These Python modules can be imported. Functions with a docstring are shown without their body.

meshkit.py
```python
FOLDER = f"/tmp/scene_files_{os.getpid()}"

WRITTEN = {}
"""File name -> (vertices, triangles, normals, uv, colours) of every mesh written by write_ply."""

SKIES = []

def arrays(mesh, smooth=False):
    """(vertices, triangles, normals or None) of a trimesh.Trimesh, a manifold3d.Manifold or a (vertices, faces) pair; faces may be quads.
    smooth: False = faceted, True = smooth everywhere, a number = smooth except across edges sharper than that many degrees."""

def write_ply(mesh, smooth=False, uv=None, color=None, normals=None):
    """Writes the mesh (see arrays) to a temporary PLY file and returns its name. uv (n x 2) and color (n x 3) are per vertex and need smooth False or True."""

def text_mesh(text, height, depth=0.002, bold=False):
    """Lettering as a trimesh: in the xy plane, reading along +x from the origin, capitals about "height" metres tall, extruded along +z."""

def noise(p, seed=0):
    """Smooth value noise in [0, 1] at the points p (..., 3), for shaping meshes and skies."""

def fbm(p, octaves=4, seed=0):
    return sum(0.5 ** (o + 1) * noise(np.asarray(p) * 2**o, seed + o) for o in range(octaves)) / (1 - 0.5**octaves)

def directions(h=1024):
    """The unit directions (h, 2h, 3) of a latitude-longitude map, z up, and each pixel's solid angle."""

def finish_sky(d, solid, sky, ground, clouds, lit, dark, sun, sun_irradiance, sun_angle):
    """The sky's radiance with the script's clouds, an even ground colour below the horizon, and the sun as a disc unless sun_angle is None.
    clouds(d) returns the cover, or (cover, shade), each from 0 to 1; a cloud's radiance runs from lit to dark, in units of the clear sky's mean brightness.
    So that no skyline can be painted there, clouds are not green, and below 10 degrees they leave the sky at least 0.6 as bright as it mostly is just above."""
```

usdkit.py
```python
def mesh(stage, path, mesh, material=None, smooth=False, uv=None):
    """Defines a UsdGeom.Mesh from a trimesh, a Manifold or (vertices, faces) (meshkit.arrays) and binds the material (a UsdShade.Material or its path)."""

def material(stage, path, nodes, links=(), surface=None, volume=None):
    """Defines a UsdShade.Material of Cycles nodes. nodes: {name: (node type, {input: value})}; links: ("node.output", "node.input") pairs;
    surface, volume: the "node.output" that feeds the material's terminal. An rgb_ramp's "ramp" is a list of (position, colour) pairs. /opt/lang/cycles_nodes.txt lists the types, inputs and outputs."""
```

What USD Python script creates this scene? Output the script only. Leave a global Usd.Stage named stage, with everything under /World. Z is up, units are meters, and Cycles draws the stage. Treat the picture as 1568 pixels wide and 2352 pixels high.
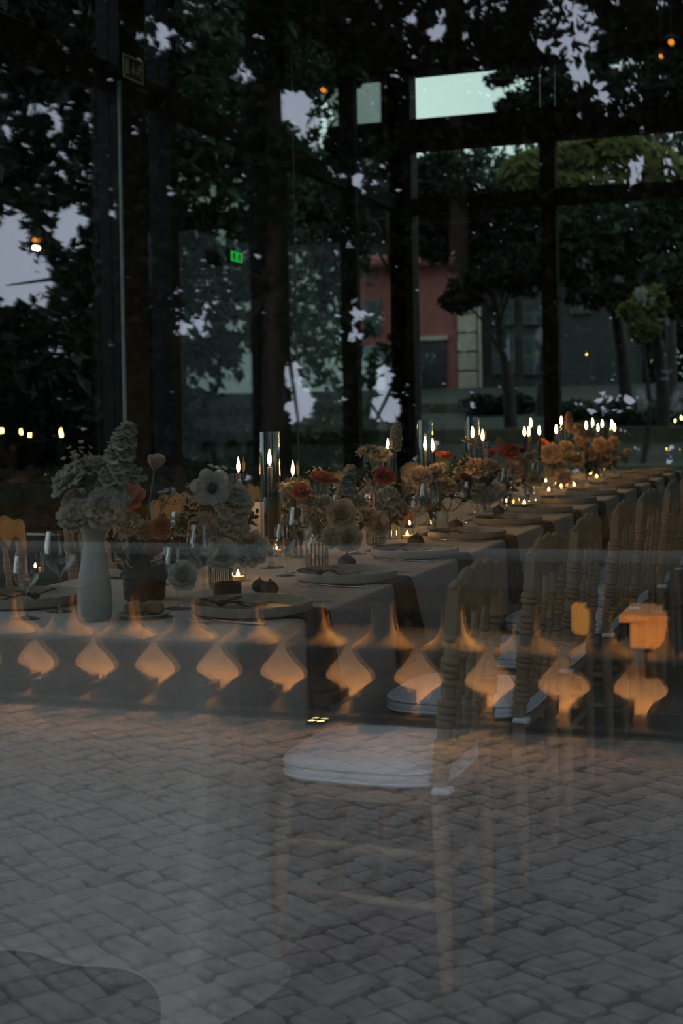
import math, numpy as np, trimesh, usdkit, meshkit
from pxr import Usd, UsdGeom, UsdLux, UsdShade, Gf, Sdf, Vt
from shapely.geometry import Polygon, Point, box as sbox

stage = Usd.Stage.CreateInMemory()
UsdGeom.SetStageUpAxis(stage, "Z")
UsdGeom.SetStageMetersPerUnit(stage, 1.0)
UsdGeom.Xform.Define(stage, "/World")
UsdGeom.Scope.Define(stage, "/World/Looks")
PI = math.pi

# ---------------------------------------------------------------- camera
# The photographer stands outside, 1.5 m before the glass end wall of a pavilion and looks 19.6 degrees to the left of
# the long table inside (+Y runs along the table). World origin: the ground below the camera.
EYE, YAW, ROLL, FPX, HOR = 1.256, math.radians(19.6), math.radians(1.0), 3267.0, 950.0
CY, SY = math.cos(YAW), math.sin(YAW)
cam = UsdGeom.Camera.Define(stage, "/World/camera")
cam.CreateHorizontalApertureAttr(24.0)
cam.CreateVerticalApertureAttr(36.0)
cam.CreateFocalLengthAttr(24.0 * FPX / 1568)
cam.CreateVerticalApertureOffsetAttr(-(1176 - HOR) / 2352 * 36.0)
cam.CreateFStopAttr(4.0)
cam.CreateFocusDistanceAttr(4.6)
cam.CreateClippingRangeAttr(Gf.Vec2f(0.05, 2000))
EXPOSURE = 0.0
cam.CreateExposureAttr(EXPOSURE)
_h, _z = np.array([CY, SY, 0.0]), np.array([0, 0, 1.0])
_r, _u = math.cos(ROLL) * _h - math.sin(ROLL) * _z, math.sin(ROLL) * _h + math.cos(ROLL) * _z
_b = np.cross(_r, _u)
cam.AddTransformOp().Set(Gf.Matrix4d(*_r, 0, *_u, 0, *_b, 0, 0, 0, EYE, 1))
GLASS_Y = 1.5                                            # the pane in front of the camera


def spot(px, py, d):
    """the point that photograph pixel (px, py) shows at depth d"""
    xr = (px - 784) / FPX * d
    z = EYE - (py - (HOR - math.tan(ROLL) * (px - 784))) / FPX * d
    return np.array([xr * CY - d * SY, xr * SY + d * CY, z])


def lateral(px, y):
    """x on the line of sight of photograph column px, at y"""
    return -y * math.tan(YAW - math.atan((px - 784) / FPX))


# ---------------------------------------------------------------- materials
def mat(name, nodes, links, surface):
    return usdkit.material(stage, "/World/Looks/" + name, nodes, links, surface=surface)


def plain(name, color, rough=0.6, vary=0.18, scale=9.0, bump=0.0, bscale=60.0, metallic=0.0, sheen=0.0, spec=0.5, stretch=None, emit=None):
    c = np.array(color, float)
    n = {"co": ("texture_coordinate", {}), "n": ("noise_texture", {"scale": scale, "detail": 4.0, "roughness": 0.6}),
         "r": ("rgb_ramp", {"ramp": [(0.3, tuple(c * (1 - vary))), (0.7, tuple(np.minimum(c * (1 + vary), 1)))]}),
         "p": ("principled_bsdf", {"roughness": rough, "metallic": metallic, "sheen_weight": sheen, "specular_ior_level": spec})}
    l = [("n.fac", "r.fac"), ("r.color", "p.base_color")]
    if stretch:
        n["m"] = ("mapping", {"scale": stretch})
        l += [("co.object", "m.vector"), ("m.vector", "n.vector")]
    else:
        l += [("co.object", "n.vector")]
    if bump:
        n["n2"] = ("noise_texture", {"scale": bscale, "detail": 5.0})
        n["b"] = ("bump", {"strength": bump, "distance": 0.01})
        l += [("co.object", "n2.vector"), ("n2.fac", "b.height"), ("b.normal", "p.normal")]
    return mat(name, n, l, "p.BSDF")


def leafy(name, color, tint, rough=0.5, back=0.3):
    """thin leaves and petals: some light comes through; the tone varies from piece to piece"""
    n = {"g": ("geometry", {}), "r": ("rgb_ramp", {"ramp": [(0, tuple(np.array(color) * 0.75)), (0.5, color), (1, tint)]}),
         "p": ("principled_bsdf", {"roughness": rough, "specular_ior_level": 0.25}), "t": ("translucent_bsdf", {}), "x": ("mix_closure", {"fac": back})}
    return mat(name, n, [("g.random_per_island", "r.fac"), ("r.color", "p.base_color"), ("r.color", "t.color"), ("p.BSDF", "x.closure1"), ("t.BSDF", "x.closure2")], "x.closure")


def clear(name, tint, r0, power=5.0, rough=0.0):
    """a sheet of glass: see-through, mirroring more towards grazing view"""
    n = {"w": ("layer_weight", {"blend": 0.5}), "e": ("math", {"math_type": "power", "value2": power}),
         "s": ("math", {"math_type": "multiply_add", "value2": 0.8 - r0, "value3": r0}),
         "t": ("transparent_bsdf", {"color": tint}), "g": ("glossy_bsdf", {"color": (1, 1, 1), "roughness": rough}), "x": ("mix_closure", {})}
    return mat(name, n, [("w.facing", "e.value1"), ("e.value", "s.value1"), ("s.value", "x.fac"), ("t.BSDF", "x.closure1"), ("g.BSDF", "x.closure2")], "x.closure")


def glow(name, color, strength):
    return mat(name, {"e": ("emission", {"color": color, "strength": strength})}, [], "e.emission")


# ---------------------------------------------------------------- sky: clear dusk, brighter towards the sunset behind the camera
sky_n = {"co": ("texture_coordinate", {}), "s": ("separate_xyz", {}),
         "west": ("map_range", {"from_min": 1.0, "from_max": -1.0, "clamp": True}),
         "c": ("mix", {"mix_type": "mix", "color1": (1.35, 1.62, 1.62), "color2": (1.80, 1.98, 2.55)}),
         "nz": ("noise_texture", {"scale": 3.0, "detail": 5.0}),
         "cl": ("rgb_ramp", {"ramp": [(0.35, (0.9, 0.9, 0.9)), (0.7, (1.12, 1.1, 1.08))]}),
         "m": ("mix", {"mix_type": "multiply", "fac": 1.0}),
         "bg": ("background_shader", {"strength": 1.0})}
sky = usdkit.material(stage, "/World/Looks/dusk_sky", sky_n,
                      [("co.generated", "s.vector"), ("s.y", "west.value"), ("west.result", "c.fac"), ("co.generated", "nz.vector"), ("nz.fac", "cl.fac"),
                       ("c.color", "m.color1"), ("cl.color", "m.color2"), ("m.color", "bg.color")], surface="bg.background")
dome = UsdLux.DomeLight.Define(stage, "/World/sky")
dome.CreateIntensityAttr(1.0)
UsdShade.MaterialBindingAPI.Apply(dome.GetPrim()).Bind(sky)

# ---------------------------------------------------------------- looks
M = {}
M["pane"] = clear("pane_glass", (0.735, 0.755, 0.735), 0.10)
M["inner_pane"] = clear("inner_pane_glass", (0.90, 0.96, 0.94), 0.04)
M["ware"] = clear("table_glass", (0.97, 0.98, 0.975), 0.05, 2.2, 0.02)
M["steel"] = plain("black_steel", (0.005, 0.005, 0.005), 0.6, spec=0.2)
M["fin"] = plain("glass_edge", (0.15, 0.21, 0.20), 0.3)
M["floor"] = plain("dark_polished_floor", (0.05, 0.052, 0.058), 0.45, 0.3, 3.0)
M["ceiling"] = plain("dark_ceiling", (0.01, 0.01, 0.01), 0.8)
M["cloth"] = plain("linen_cloth", (0.265, 0.23, 0.21), 0.9, 0.08, 30, 0.25, 400, sheen=0.2)
M["cushion"] = plain("pale_cushion", (0.62, 0.66, 0.73), 0.85, 0.06, 25, 0.15, 300)
M["wood"] = plain("limed_wood", (0.215, 0.15, 0.095), 0.5, 0.3, 14, 0.2, 90, stretch=(1, 1, 0.15))
M["napkin"] = plain("dark_napkin", (0.035, 0.027, 0.025), 0.9, 0.2, 40, 0.2, 300)
M["plate"] = plain("stoneware", (0.25, 0.21, 0.165), 0.45, 0.18, 26, 0.05, 120)
M["ceramic"] = plain("white_ceramic", (0.27, 0.275, 0.25), 0.5, 0.06, 20)
M["black"] = plain("black_ribbon", (0.01, 0.009, 0.009), 0.6)
M["metal"] = plain("steel_cutlery", (0.5, 0.47, 0.43), 0.25, 0.05, 30, metallic=1.0)
M["wax"] = plain("black_wax", (0.018, 0.017, 0.02), 0.45)
M["ivory"] = plain("ivory_wax", (0.75, 0.55, 0.35), 0.5)
M["wick"] = plain("wick", (0.01, 0.01, 0.01), 0.9)
M["flame"] = glow("candle_flame", (1.0, 0.50, 0.13), 560.0)
M["tealight"] = glow("tealight_flame", (1.0, 0.40, 0.06), 330.0)

M["card"] = plain("paper_card", (0.72, 0.62, 0.55), 0.85, 0.03)
M["fig"] = plain("dark_fruit", (0.03, 0.02, 0.025), 0.5, 0.5, 20, 0.4, 40)
M["bread"] = plain("bread_crust", (0.22, 0.12, 0.06), 0.8, 0.4, 20, 0.4, 60)
M["stone"] = plain("balustrade_stone", (0.10, 0.088, 0.076), 0.85, 0.25, 9, 0.5, 60)
for i, c in enumerate(((0.33, 0.285, 0.255), (0.30, 0.262, 0.235), (0.345, 0.295, 0.262), (0.31, 0.262, 0.235))):
    M[f"sett{i}"] = plain(f"sett_stone_{i}", c, 0.8, 0.3, 14, 0.5, 70)
M["joint"] = plain("joint_soil", (0.09, 0.08, 0.07), 0.95, 0.4, 30, 0.5, 80)
M["soil"] = plain("garden_soil", (0.014, 0.015, 0.009), 0.95, 0.4, 3, 0.5, 30)
M["gravel"] = plain("terrace_gravel", (0.20, 0.16, 0.11), 0.9, 0.3, 12, 0.5, 60)
M["kerb"] = plain("kerb_stone", (0.075, 0.068, 0.04), 0.9, 0.3, 2)
M["redwall"] = plain("red_render", (0.19, 0.06, 0.045), 0.9, 0.25, 0.8, 0.3, 8)
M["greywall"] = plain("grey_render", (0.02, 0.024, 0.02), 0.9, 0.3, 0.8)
M["quoin"] = plain("pale_stone", (0.26, 0.235, 0.17), 0.9, 0.2, 1.5, 0.3, 9)
M["dark"] = plain("dark_opening", (0.008, 0.008, 0.008), 0.8)
M["winglass"] = plain("far_window_glass", (0.03, 0.05, 0.055), 0.1, 0.2, 1)
M["carpaint"] = plain("grey_car_paint", (0.03, 0.05, 0.06), 0.25, 0.05)
M["bark"] = plain("bark", (0.03, 0.025, 0.02), 0.95, 0.4, 6, 0.6, 20)
M["bench"] = plain("bench_wood", (0.33, 0.21, 0.11), 0.7, 0.3, 5, stretch=(0.2, 3, 3))
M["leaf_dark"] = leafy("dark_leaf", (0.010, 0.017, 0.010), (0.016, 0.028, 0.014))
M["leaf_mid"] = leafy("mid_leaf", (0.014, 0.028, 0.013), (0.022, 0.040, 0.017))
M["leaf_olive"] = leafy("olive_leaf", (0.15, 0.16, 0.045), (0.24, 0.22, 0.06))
M["leaf_table"] = leafy("bouquet_leaf", (0.045, 0.055, 0.030), (0.07, 0.08, 0.045))
M["stem"] = plain("flower_stem", (0.05, 0.07, 0.03), 0.6)
M["white"] = leafy("white_petal", (0.44, 0.42, 0.35), (0.56, 0.53, 0.45), 0.6, 0.35)
M["cream"] = leafy("cream_petal", (0.50, 0.40, 0.28), (0.60, 0.49, 0.36), 0.6, 0.35)
M["coral"] = leafy("coral_petal", (0.38, 0.11, 0.065), (0.46, 0.17, 0.10), 0.6, 0.35)
M["rose"] = leafy("rose_petal", (0.24, 0.06, 0.06), (0.32, 0.10, 0.09), 0.6, 0.35)
M["blush"] = leafy("blush_petal", (0.48, 0.34, 0.27), (0.58, 0.42, 0.34), 0.6, 0.35)
M["eye"] = plain("dark_flower_eye", (0.008, 0.007, 0.012), 0.8)
M["gold"] = plain("pollen", (0.40, 0.28, 0.08), 0.9)
M["green_lit"] = glow("lit_exit_green", (0.02, 0.75, 0.10), 0.9)
M["sign_dark"] = plain("sign_plate", (0.02, 0.03, 0.024), 0.6)
M["sign_pale"] = plain("sign_print", (0.30, 0.36, 0.25), 0.6)
M["lamp"] = glow("warm_lamp", (1.0, 0.34, 0.045), 6.0)
M["ground_lamp"] = glow("ground_lamp", (1.0, 0.72, 0.32), 14.0)

# ---------------------------------------------------------------- naming and prims
_used = {}


def numbered(parent, name):
    k = (str(parent), name)
    i = _used.get(k, -1) + 1
    _used[k] = i
    return f"{parent}/{name}" + (f"_{i:03d}" if i else "")


def obj(name, mesh, m, parent="/World", smooth=False):
    """ONE mesh prim"""
    parent = parent if isinstance(parent, str) else str(parent.GetPath())
    return usdkit.mesh(stage, numbered(parent, name), mesh, M[m] if isinstance(m, str) else m, smooth).GetPrim()


def tag(p, label=None, cat=None, group=None, kind=None):
    for k, v in (("label", label), ("category", cat), ("group", group), ("kind", kind)):
        if v:
            p.SetCustomDataByKey(k, v)
    return p


def put(x, loc=None, rot=None, scale=None):
    """rot: a 3 x 3 rotation, or the angle about z"""
    xf = UsdGeom.Xformable(x)
    R = np.eye(3)
    if rot is not None:
        R = np.asarray(rot, float) if np.ndim(rot) else np.array([[math.cos(rot), -math.sin(rot), 0], [math.sin(rot), math.cos(rot), 0], [0, 0, 1]])
    m = np.eye(4)
    m[:3, :3] = R.T * (1 if scale is None else scale)
    m[3, :3] = (0, 0, 0) if loc is None else loc
    xf.ClearXformOpOrder()
    xf.AddTransformOp().Set(Gf.Matrix4d(*m.ravel().tolist()))


def thing(name, label=None, cat=None, loc=None, rot=None, group=None, kind=None, scale=None):
    p = UsdGeom.Xform.Define(stage, numbered("/World", name)).GetPrim()
    put(p, loc, rot, scale)
    return tag(p, label, cat, group, kind)


_protos = {}


def proto(key, build):
    """a class prim that holds the parts of one kind; copies refer to it"""
    if key not in _protos:
        spec = Sdf.CreatePrimInLayer(stage.GetRootLayer(), "/World/kind_" + key)
        spec.specifier, spec.typeName = Sdf.SpecifierClass, "Xform"
        p = stage.GetPrimAtPath("/World/kind_" + key)
        _protos[key] = p
        build(p)
    return _protos[key]


def copy_of(key, name, label, cat, loc, rot=None, group=None, scale=None):
    t = thing(name, label, cat, loc, rot, group, scale=scale)
    t.GetReferences().AddInternalReference(_protos[key].GetPath())
    t.SetInstanceable(True)
    return t


# ---------------------------------------------------------------- shapes
def cat_(ms):
    return trimesh.util.concatenate(list(ms))


def bx(x0, x1, y0, y1, z0, z1):
    m = trimesh.creation.box([abs(x1 - x0), abs(y1 - y0), abs(z1 - z0)])
    m.apply_translation([(x0 + x1) / 2, (y0 + y1) / 2, (z0 + z1) / 2])
    return m


def bevel(x0, x1, y0, y1, z0, z1, c):
    """a box with all edges chamfered"""
    pts = []
    for sx in (0, 1):
        for sy in (0, 1):
            for sz in (0, 1):
                X, Y, Z = (x1, x0)[1 - sx], (y1, y0)[1 - sy], (z1, z0)[1 - sz]
                ix, iy, iz = (-c if sx else c), (-c if sy else c), (-c if sz else c)
                pts += [(X, Y + iy, Z + iz), (X + ix, Y, Z + iz), (X + ix, Y + iy, Z)]
    return trimesh.convex.convex_hull(np.array(pts))


def grid_faces(nu, nv, wrap=False):
    i, j = np.meshgrid(np.arange(nv - 1), np.arange(nu if wrap else nu - 1), indexing="ij")
    a, b = i * nu + j, i * nu + (j + 1) % nu
    c, d = a + nu, b + nu
    q = np.stack([a, b, d, c], -1).reshape(-1, 4)
    return np.vstack([q[:, [0, 1, 2]], q[:, [0, 2, 3]]])


def lathe(profile, n=24, at=(0, 0, 0)):
    """profile: (radius, z) from bottom to top"""
    p = np.array(profile, float)
    a = np.arange(n) * 2 * PI / n
    v = np.stack([p[:, None, 0] * np.cos(a), p[:, None, 0] * np.sin(a), np.repeat(p[:, 1:], n, 1)], -1).reshape(-1, 3) + np.array(at)
    return trimesh.Trimesh(v, grid_faces(n, len(p), True), process=False)


def tube(pts, r, n=8, cap=True):
    p = np.asarray(pts, float)
    r = np.broadcast_to(r, (len(p),)).astype(float)
    if cap:
        p = np.vstack([p[:1], p, p[-1:]])
        r = np.concatenate([[1e-4], r, [1e-4]])
    t = np.gradient(p, axis=0)
    t[0], t[-1] = (p[2] - p[0], p[-1] - p[-3]) if cap else (t[0], t[-1])
    t /= np.linalg.norm(t, axis=1, keepdims=True) + 1e-12
    ref = np.array([0, 0, 1.0]) if abs(t[:, 2]).mean() < 0.8 else np.array([1.0, 0, 0])
    a = np.cross(t, ref)
    a /= np.linalg.norm(a, axis=1, keepdims=True) + 1e-12
    b = np.cross(t, a)
    g = np.arange(n) * 2 * PI / n
    v = p[:, None] + r[:, None, None] * (np.cos(g)[None, :, None] * a[:, None] + np.sin(g)[None, :, None] * b[:, None])
    f = grid_faces(n, len(p), True)
    return trimesh.Trimesh(v.reshape(-1, 3), f[:, ::-1], process=False)


def blob(c, r, seed=0, sub=2, amp=0.15, freq=2.0):
    m = trimesh.creation.icosphere(sub)
    v = m.vertices * (1 + amp * (meshkit.fbm(m.vertices * freq + seed * 7.3, 3, seed)[:, None] - 0.5) * 2)
    return trimesh.Trimesh(v * np.array(r) + np.array(c), m.faces, process=False)


def prism(poly, depth):
    return trimesh.creation.extrude_polygon(poly, depth, engine="earcut")


def onto(mesh, o, ex, ey):
    """the xy plane of mesh onto the axes ex, ey at o"""
    ex, ey = np.array(ex, float), np.array(ey, float)
    T = np.eye(4)
    T[:3, 0], T[:3, 1], T[:3, 2], T[:3, 3] = ex, ey, np.cross(ex, ey), o
    m = mesh.copy()
    m.apply_transform(T)
    return m


def turn(axis, ang):
    return trimesh.transformations.rotation_matrix(ang, axis)[:3, :3]

ORD = "first second third fourth fifth sixth seventh eighth ninth tenth eleventh twelfth thirteenth".split()

# ================================================================ THE SETTING: pavilion of black steel and glass
WL, WR, WB, ZC = -4.3, 2.6, 14.0, 4.75                    # left wall, right wall, back wall, ceiling


def structure(name, mesh=None, m=None, loc=None, smooth=False, label=None):
    p = obj(name, mesh, m, smooth=smooth) if mesh is not None else thing(name, loc=loc)
    p.SetCustomDataByKey("kind", "structure")
    if label:
        p.SetCustomDataByKey("label", label)
    return p


structure("floor", bx(WL - .1, WR + .1, GLASS_Y + .03, WB + .1, -.12, 0), "floor", label="dark polished floor of the glass pavilion under the tables")
structure("ceiling", bx(WL - .3, WR + .3, GLASS_Y - .05, WB + .3, ZC, ZC + .25), "ceiling", label="dark flat ceiling of the glass pavilion")

# window_1: the big front pane that mirrors the square outside
w = structure("window_1", label="large front glass pane that mirrors the paved square and trees outside")
obj("pane", bx(-4.2, 2.4, GLASS_Y - .012, GLASS_Y + .012, .05, ZC - .1), "pane", w)
for a in (bx(WL, WL + .1, 1.42, 1.58, 0, ZC), bx(2.4, 2.5, 1.42, 1.58, 0, ZC), bx(-4.2, 2.4, 1.44, 1.56, 0, .05), bx(-4.2, 2.4, 1.44, 1.56, ZC - .1, ZC)):
    obj("frame", a, "steel", w)

# left wall: bays of glass between black posts, with a transom
posts_left = [1.6, 4.85, 8.05, 8.62, 10.45, 12.4, 14.0]
wide = {8.05: .17, 10.45: .22, 14.0: .12, 1.6: .1}
wl = structure("wall_left", label="left glazed side of the pavilion with black steel posts and transom")
for y in posts_left:
    hw = wide.get(y, .055)
    obj("post", bx(WL - .09, WL + .07, y - hw, y + hw, 0, ZC), "steel", wl)
obj("transom", bx(WL - .06, WL + .04, 1.6, 14.0, 3.30, 3.45), "steel", wl)
obj("sill", bx(WL - .06, WL + .04, 1.6, 14.0, 0, .06), "steel", wl)
for k in range(len(posts_left) - 1):
    a, b = posts_left[k], posts_left[k + 1]
    w = structure(f"window_{k + 2}", label=f"tall glass bay of the left pavilion side, {ORD[k]} bay from the front pane")
    obj("pane", bx(WL - .012, WL - .002, a + wide.get(a, .055), b - wide.get(b, .055), .06, 3.30), "inner_pane", w)
    obj("pane", bx(WL - .012, WL - .002, a + wide.get(a, .055), b - wide.get(b, .055), 3.45, ZC), "inner_pane", w)
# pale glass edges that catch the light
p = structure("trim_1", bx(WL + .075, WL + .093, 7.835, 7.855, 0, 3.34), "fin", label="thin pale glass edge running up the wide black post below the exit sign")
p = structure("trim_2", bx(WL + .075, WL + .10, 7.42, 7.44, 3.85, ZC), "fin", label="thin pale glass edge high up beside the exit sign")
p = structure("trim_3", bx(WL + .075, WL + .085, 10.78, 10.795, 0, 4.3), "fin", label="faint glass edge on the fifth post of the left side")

# back wall
wb = structure("wall_back", label="far glazed end of the pavilion, black steel grid of posts and bars")
mull = [-2.76, -1.2, .4, 2.0]
obj("column", bx(WL - .06, WL + .15, WB - .12, WB + .12, 0, ZC), "steel", wb)
for x in mull:
    obj("post", bx(x - .075, x + .075, WB - .08, WB + .08, 0, 4.0 if x == mull[0] else ZC), "steel", wb)
obj("beam", bx(WL, WR, WB - .1, WB + .1, 3.93, 4.24), "steel", wb)
obj("beam", bx(WL, WR, WB - .06, WB + .06, 3.28, 3.44), "steel", wb)
obj("beam", bx(WL, WR, WB - .1, WB + .1, 4.70, ZC), "steel", wb)
obj("sill", bx(WL, WR, WB - .06, WB + .06, 0, .08), "steel", wb)
xs = [WL + .12] + mull + [WR]
for k in range(len(xs) - 1):
    w = structure(f"window_{k + 8}", label=f"glass bay of the far end, {ORD[k]} from the dark corner column")
    for z0, z1 in ((.08, 3.28), (3.44, 3.93), (4.24, 4.70)):
        obj("pane", bx(xs[k] + .075, xs[k + 1] - .075, WB - .005, WB + .005, z0, z1), "inner_pane", w)
# right wall (outside the frame, it lets the dusk in)
wr = structure("wall_right", label="right glazed side of the pavilion outside the frame")
for y in (1.6, 5.7, 9.8, 14.0):
    obj("post", bx(WR - .05, WR + .05, y - .06, y + .06, 0, ZC), "steel", wr)
w = structure("window_13", label="glass of the right pavilion side outside the frame")
for a, b in ((1.66, 5.64), (5.76, 9.74), (9.86, 13.94)):
    obj("pane", bx(WR - .005, WR + .005, a, b, 0.0, ZC), "inner_pane", w)

# signs on the left wall
t = thing("exit_sign", "small unlit emergency exit sign with door, arrow and running man on the wide black post", "sign")
sx, sy0, sz0 = WL + .10, 7.87, 3.37
ey, ez = np.array([0, 1.0, 0]), np.array([0, 0, 1.0])
SW, SH = .27, .15


def on_wall(poly, depth=.003, lift=0.0, y0=sy0, z0=sz0, x=None):
    return onto(prism(poly, depth), [(sx if x is None else x) + lift, y0, z0], ey, ez)


obj("plate", on_wall(sbox(0, 0, SW, SH), .006, -.006), "sign_dark", t)
obj("border", on_wall(sbox(0, 0, SW, SH).difference(sbox(.012, .012, SW - .012, SH - .012))), "sign_pale", t)
door = sbox(.028, .028, .075, .122)
arrow = Polygon([(.110, .072), (.124, .072), (.124, .118), (.138, .118), (.138, .072), (.152, .072), (.131, .036)])


def running_man(x, z, s):
    parts = [Point(x + .045 * s, z + .108 * s).buffer(.012 * s)]
    for a in ([(.04, .092), (.02, .05)], [(.02, .05), (.045, .035), (.04, .005)], [(.02, .05), (0, .03), (-.025, .035)], [(.036, .088), (.06, .07), (.075, .08)], [(.036, .088), (.01, .085), (-.005, .065)]):
        from shapely.geometry import LineString
        parts.append(LineString([(x + u * s, z + v * s) for u, v in a]).buffer(.008 * s))
    from shapely import union_all
    return union_all(parts)


obj("door_pictogram", on_wall(door), "sign_pale", t)
obj("arrow", on_wall(arrow), "sign_pale", t)
obj("running_man", on_wall(running_man(.195, .030, .82)), "sign_pale", t)
t = thing("exit_sign", "small bright green lit exit sign deep in the dark left side", "sign")
obj("housing", on_wall(sbox(-.01, -.01, .21, .085), .03, -.035, 9.47, 2.38), "steel", t)
obj("lit_panel", on_wall(sbox(0, 0, .20, .075), .004, -.004, 9.47, 2.38), "green_lit", t)
obj("running_man", on_wall(running_man(.13, .006, .52), .004, .001, 9.47, 2.38), "sign_pale", t)
obj("door_pictogram", on_wall(sbox(.03, .012, .06, .062), .004, .001, 9.47, 2.38), "sign_pale", t)

# ---------------------------------------------------------------- ground outside
rng = np.random.default_rng(3)


def terrain(x0, x1, y0, y1, n, height, name, m, label, bumpy=.03):
    x, y = np.meshgrid(np.linspace(x0, x1, n), np.linspace(y0, y1, n))
    z = height(x, y) + bumpy * (meshkit.fbm(np.stack([x * .7, y * .7, 0 * x], -1), 3, 5) - .5)
    v = np.stack([x, y, z], -1).reshape(-1, 3)
    return structure(name, trimesh.Trimesh(v, grid_faces(n, n), process=False), m, smooth=True, label=label)


def rise(y):
    return np.interp(y, [14, 17, 22, 30, 38, 60], [-.05, .0, .35, 1.15, 1.9, 2.2])


terrain(-45, 30, WB + .12, 60, 60, lambda x, y: rise(y), "ground", "soil", "dark garden ground rising behind the pavilion", .06)
structure("ground", bx(-45, WL - .1, -12, WB + .12, -.3, -.06), "soil", label="dark planted ground on the left of the pavilion")
structure("ground", bx(WR + .1, 30, -12, WB + .12, -.3, -.06), "soil", label="dark planted ground on the right of the pavilion")
structure("ground", bx(WL - .1, WR + .1, -2.95, GLASS_Y + .03, -.2, -.03), "joint", label="earth bed under the paving in front of the glass")
structure("ground", bx(WL - .1, WR + .1, -12, -2.95, -.2, -.01), "gravel", label="lamp-lit gravel terrace behind the balustrade")

# paving of small square setts between the glass and the balustrade
t = structure("pavement", label="grey sett paving in front of the pavilion, mirrored in the glass")
setts, S, A = [], .094, math.radians(33)
for i in range(-70, 70):
    for j in range(-70, 70):
        u, v = (i + .5 * (j % 2) * .25 + .10 * math.sin(j * .9)) * S, (j + .12 * math.sin(i * .7)) * S
        x, y = u * math.cos(A) - v * math.sin(A) - 1.3, u * math.sin(A) + v * math.cos(A) - .6
        if WL < x < 1.2 and -2.55 < y < GLASS_Y - .05:
            setts.append((x, y))
setts.sort(key=lambda p: (p[0] + .45) ** 2 * .6 + (p[1] + .3) ** 2)


def sett(x, y):
    a = A + rng.normal(0, .06)
    hx, hy, h = S * .5 * rng.uniform(.90, .975), S * .5 * rng.uniform(.90, .975), rng.uniform(-.004, .004)
    c = np.array([[-1, -1], [1, -1], [1, 1], [-1, 1]]) * [hx, hy] + rng.normal(0, .004, (4, 2))
    oct_ = np.vstack([[c[k] + (c[(k - 1) % 4] - c[k]) * .10, c[k] + (c[(k + 1) % 4] - c[k]) * .10] for k in range(4)])
    rings = [(1.0, -.03), (1.0, h - .006), (.92, h)]
    v = np.vstack([np.column_stack([oct_ * s, np.full(8, z) + (rng.normal(0, .0008, 8) if s < 1 else 0)]) for s, z in rings] + [[[0, 0, h + .0008]]])
    f = [q for r in range(2) for k in range(8) for q in ([r * 8 + k, r * 8 + (k + 1) % 8, r * 8 + 8 + (k + 1) % 8], [r * 8 + k, r * 8 + 8 + (k + 1) % 8, r * 8 + 8 + k])]
    f += [[16 + k, 16 + (k + 1) % 8, 24] for k in range(8)]
    v[:, :2] = v[:, :2] @ np.array([[math.cos(a), math.sin(a)], [-math.sin(a), math.cos(a)]]) + [x, y]
    return trimesh.Trimesh(v, f, process=False)


rest = [[], [], [], []]
for k, (x, y) in enumerate(setts):
    c = int(rng.integers(0, 4))
    if k < 290:
        obj("sett", sett(x, y), f"sett{c}", t)
    else:
        rest[c].append(sett(x, y))
for c in range(4):
    tag(obj("setts", cat_(rest[c]), f"sett{c}", t), kind="stuff")

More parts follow.
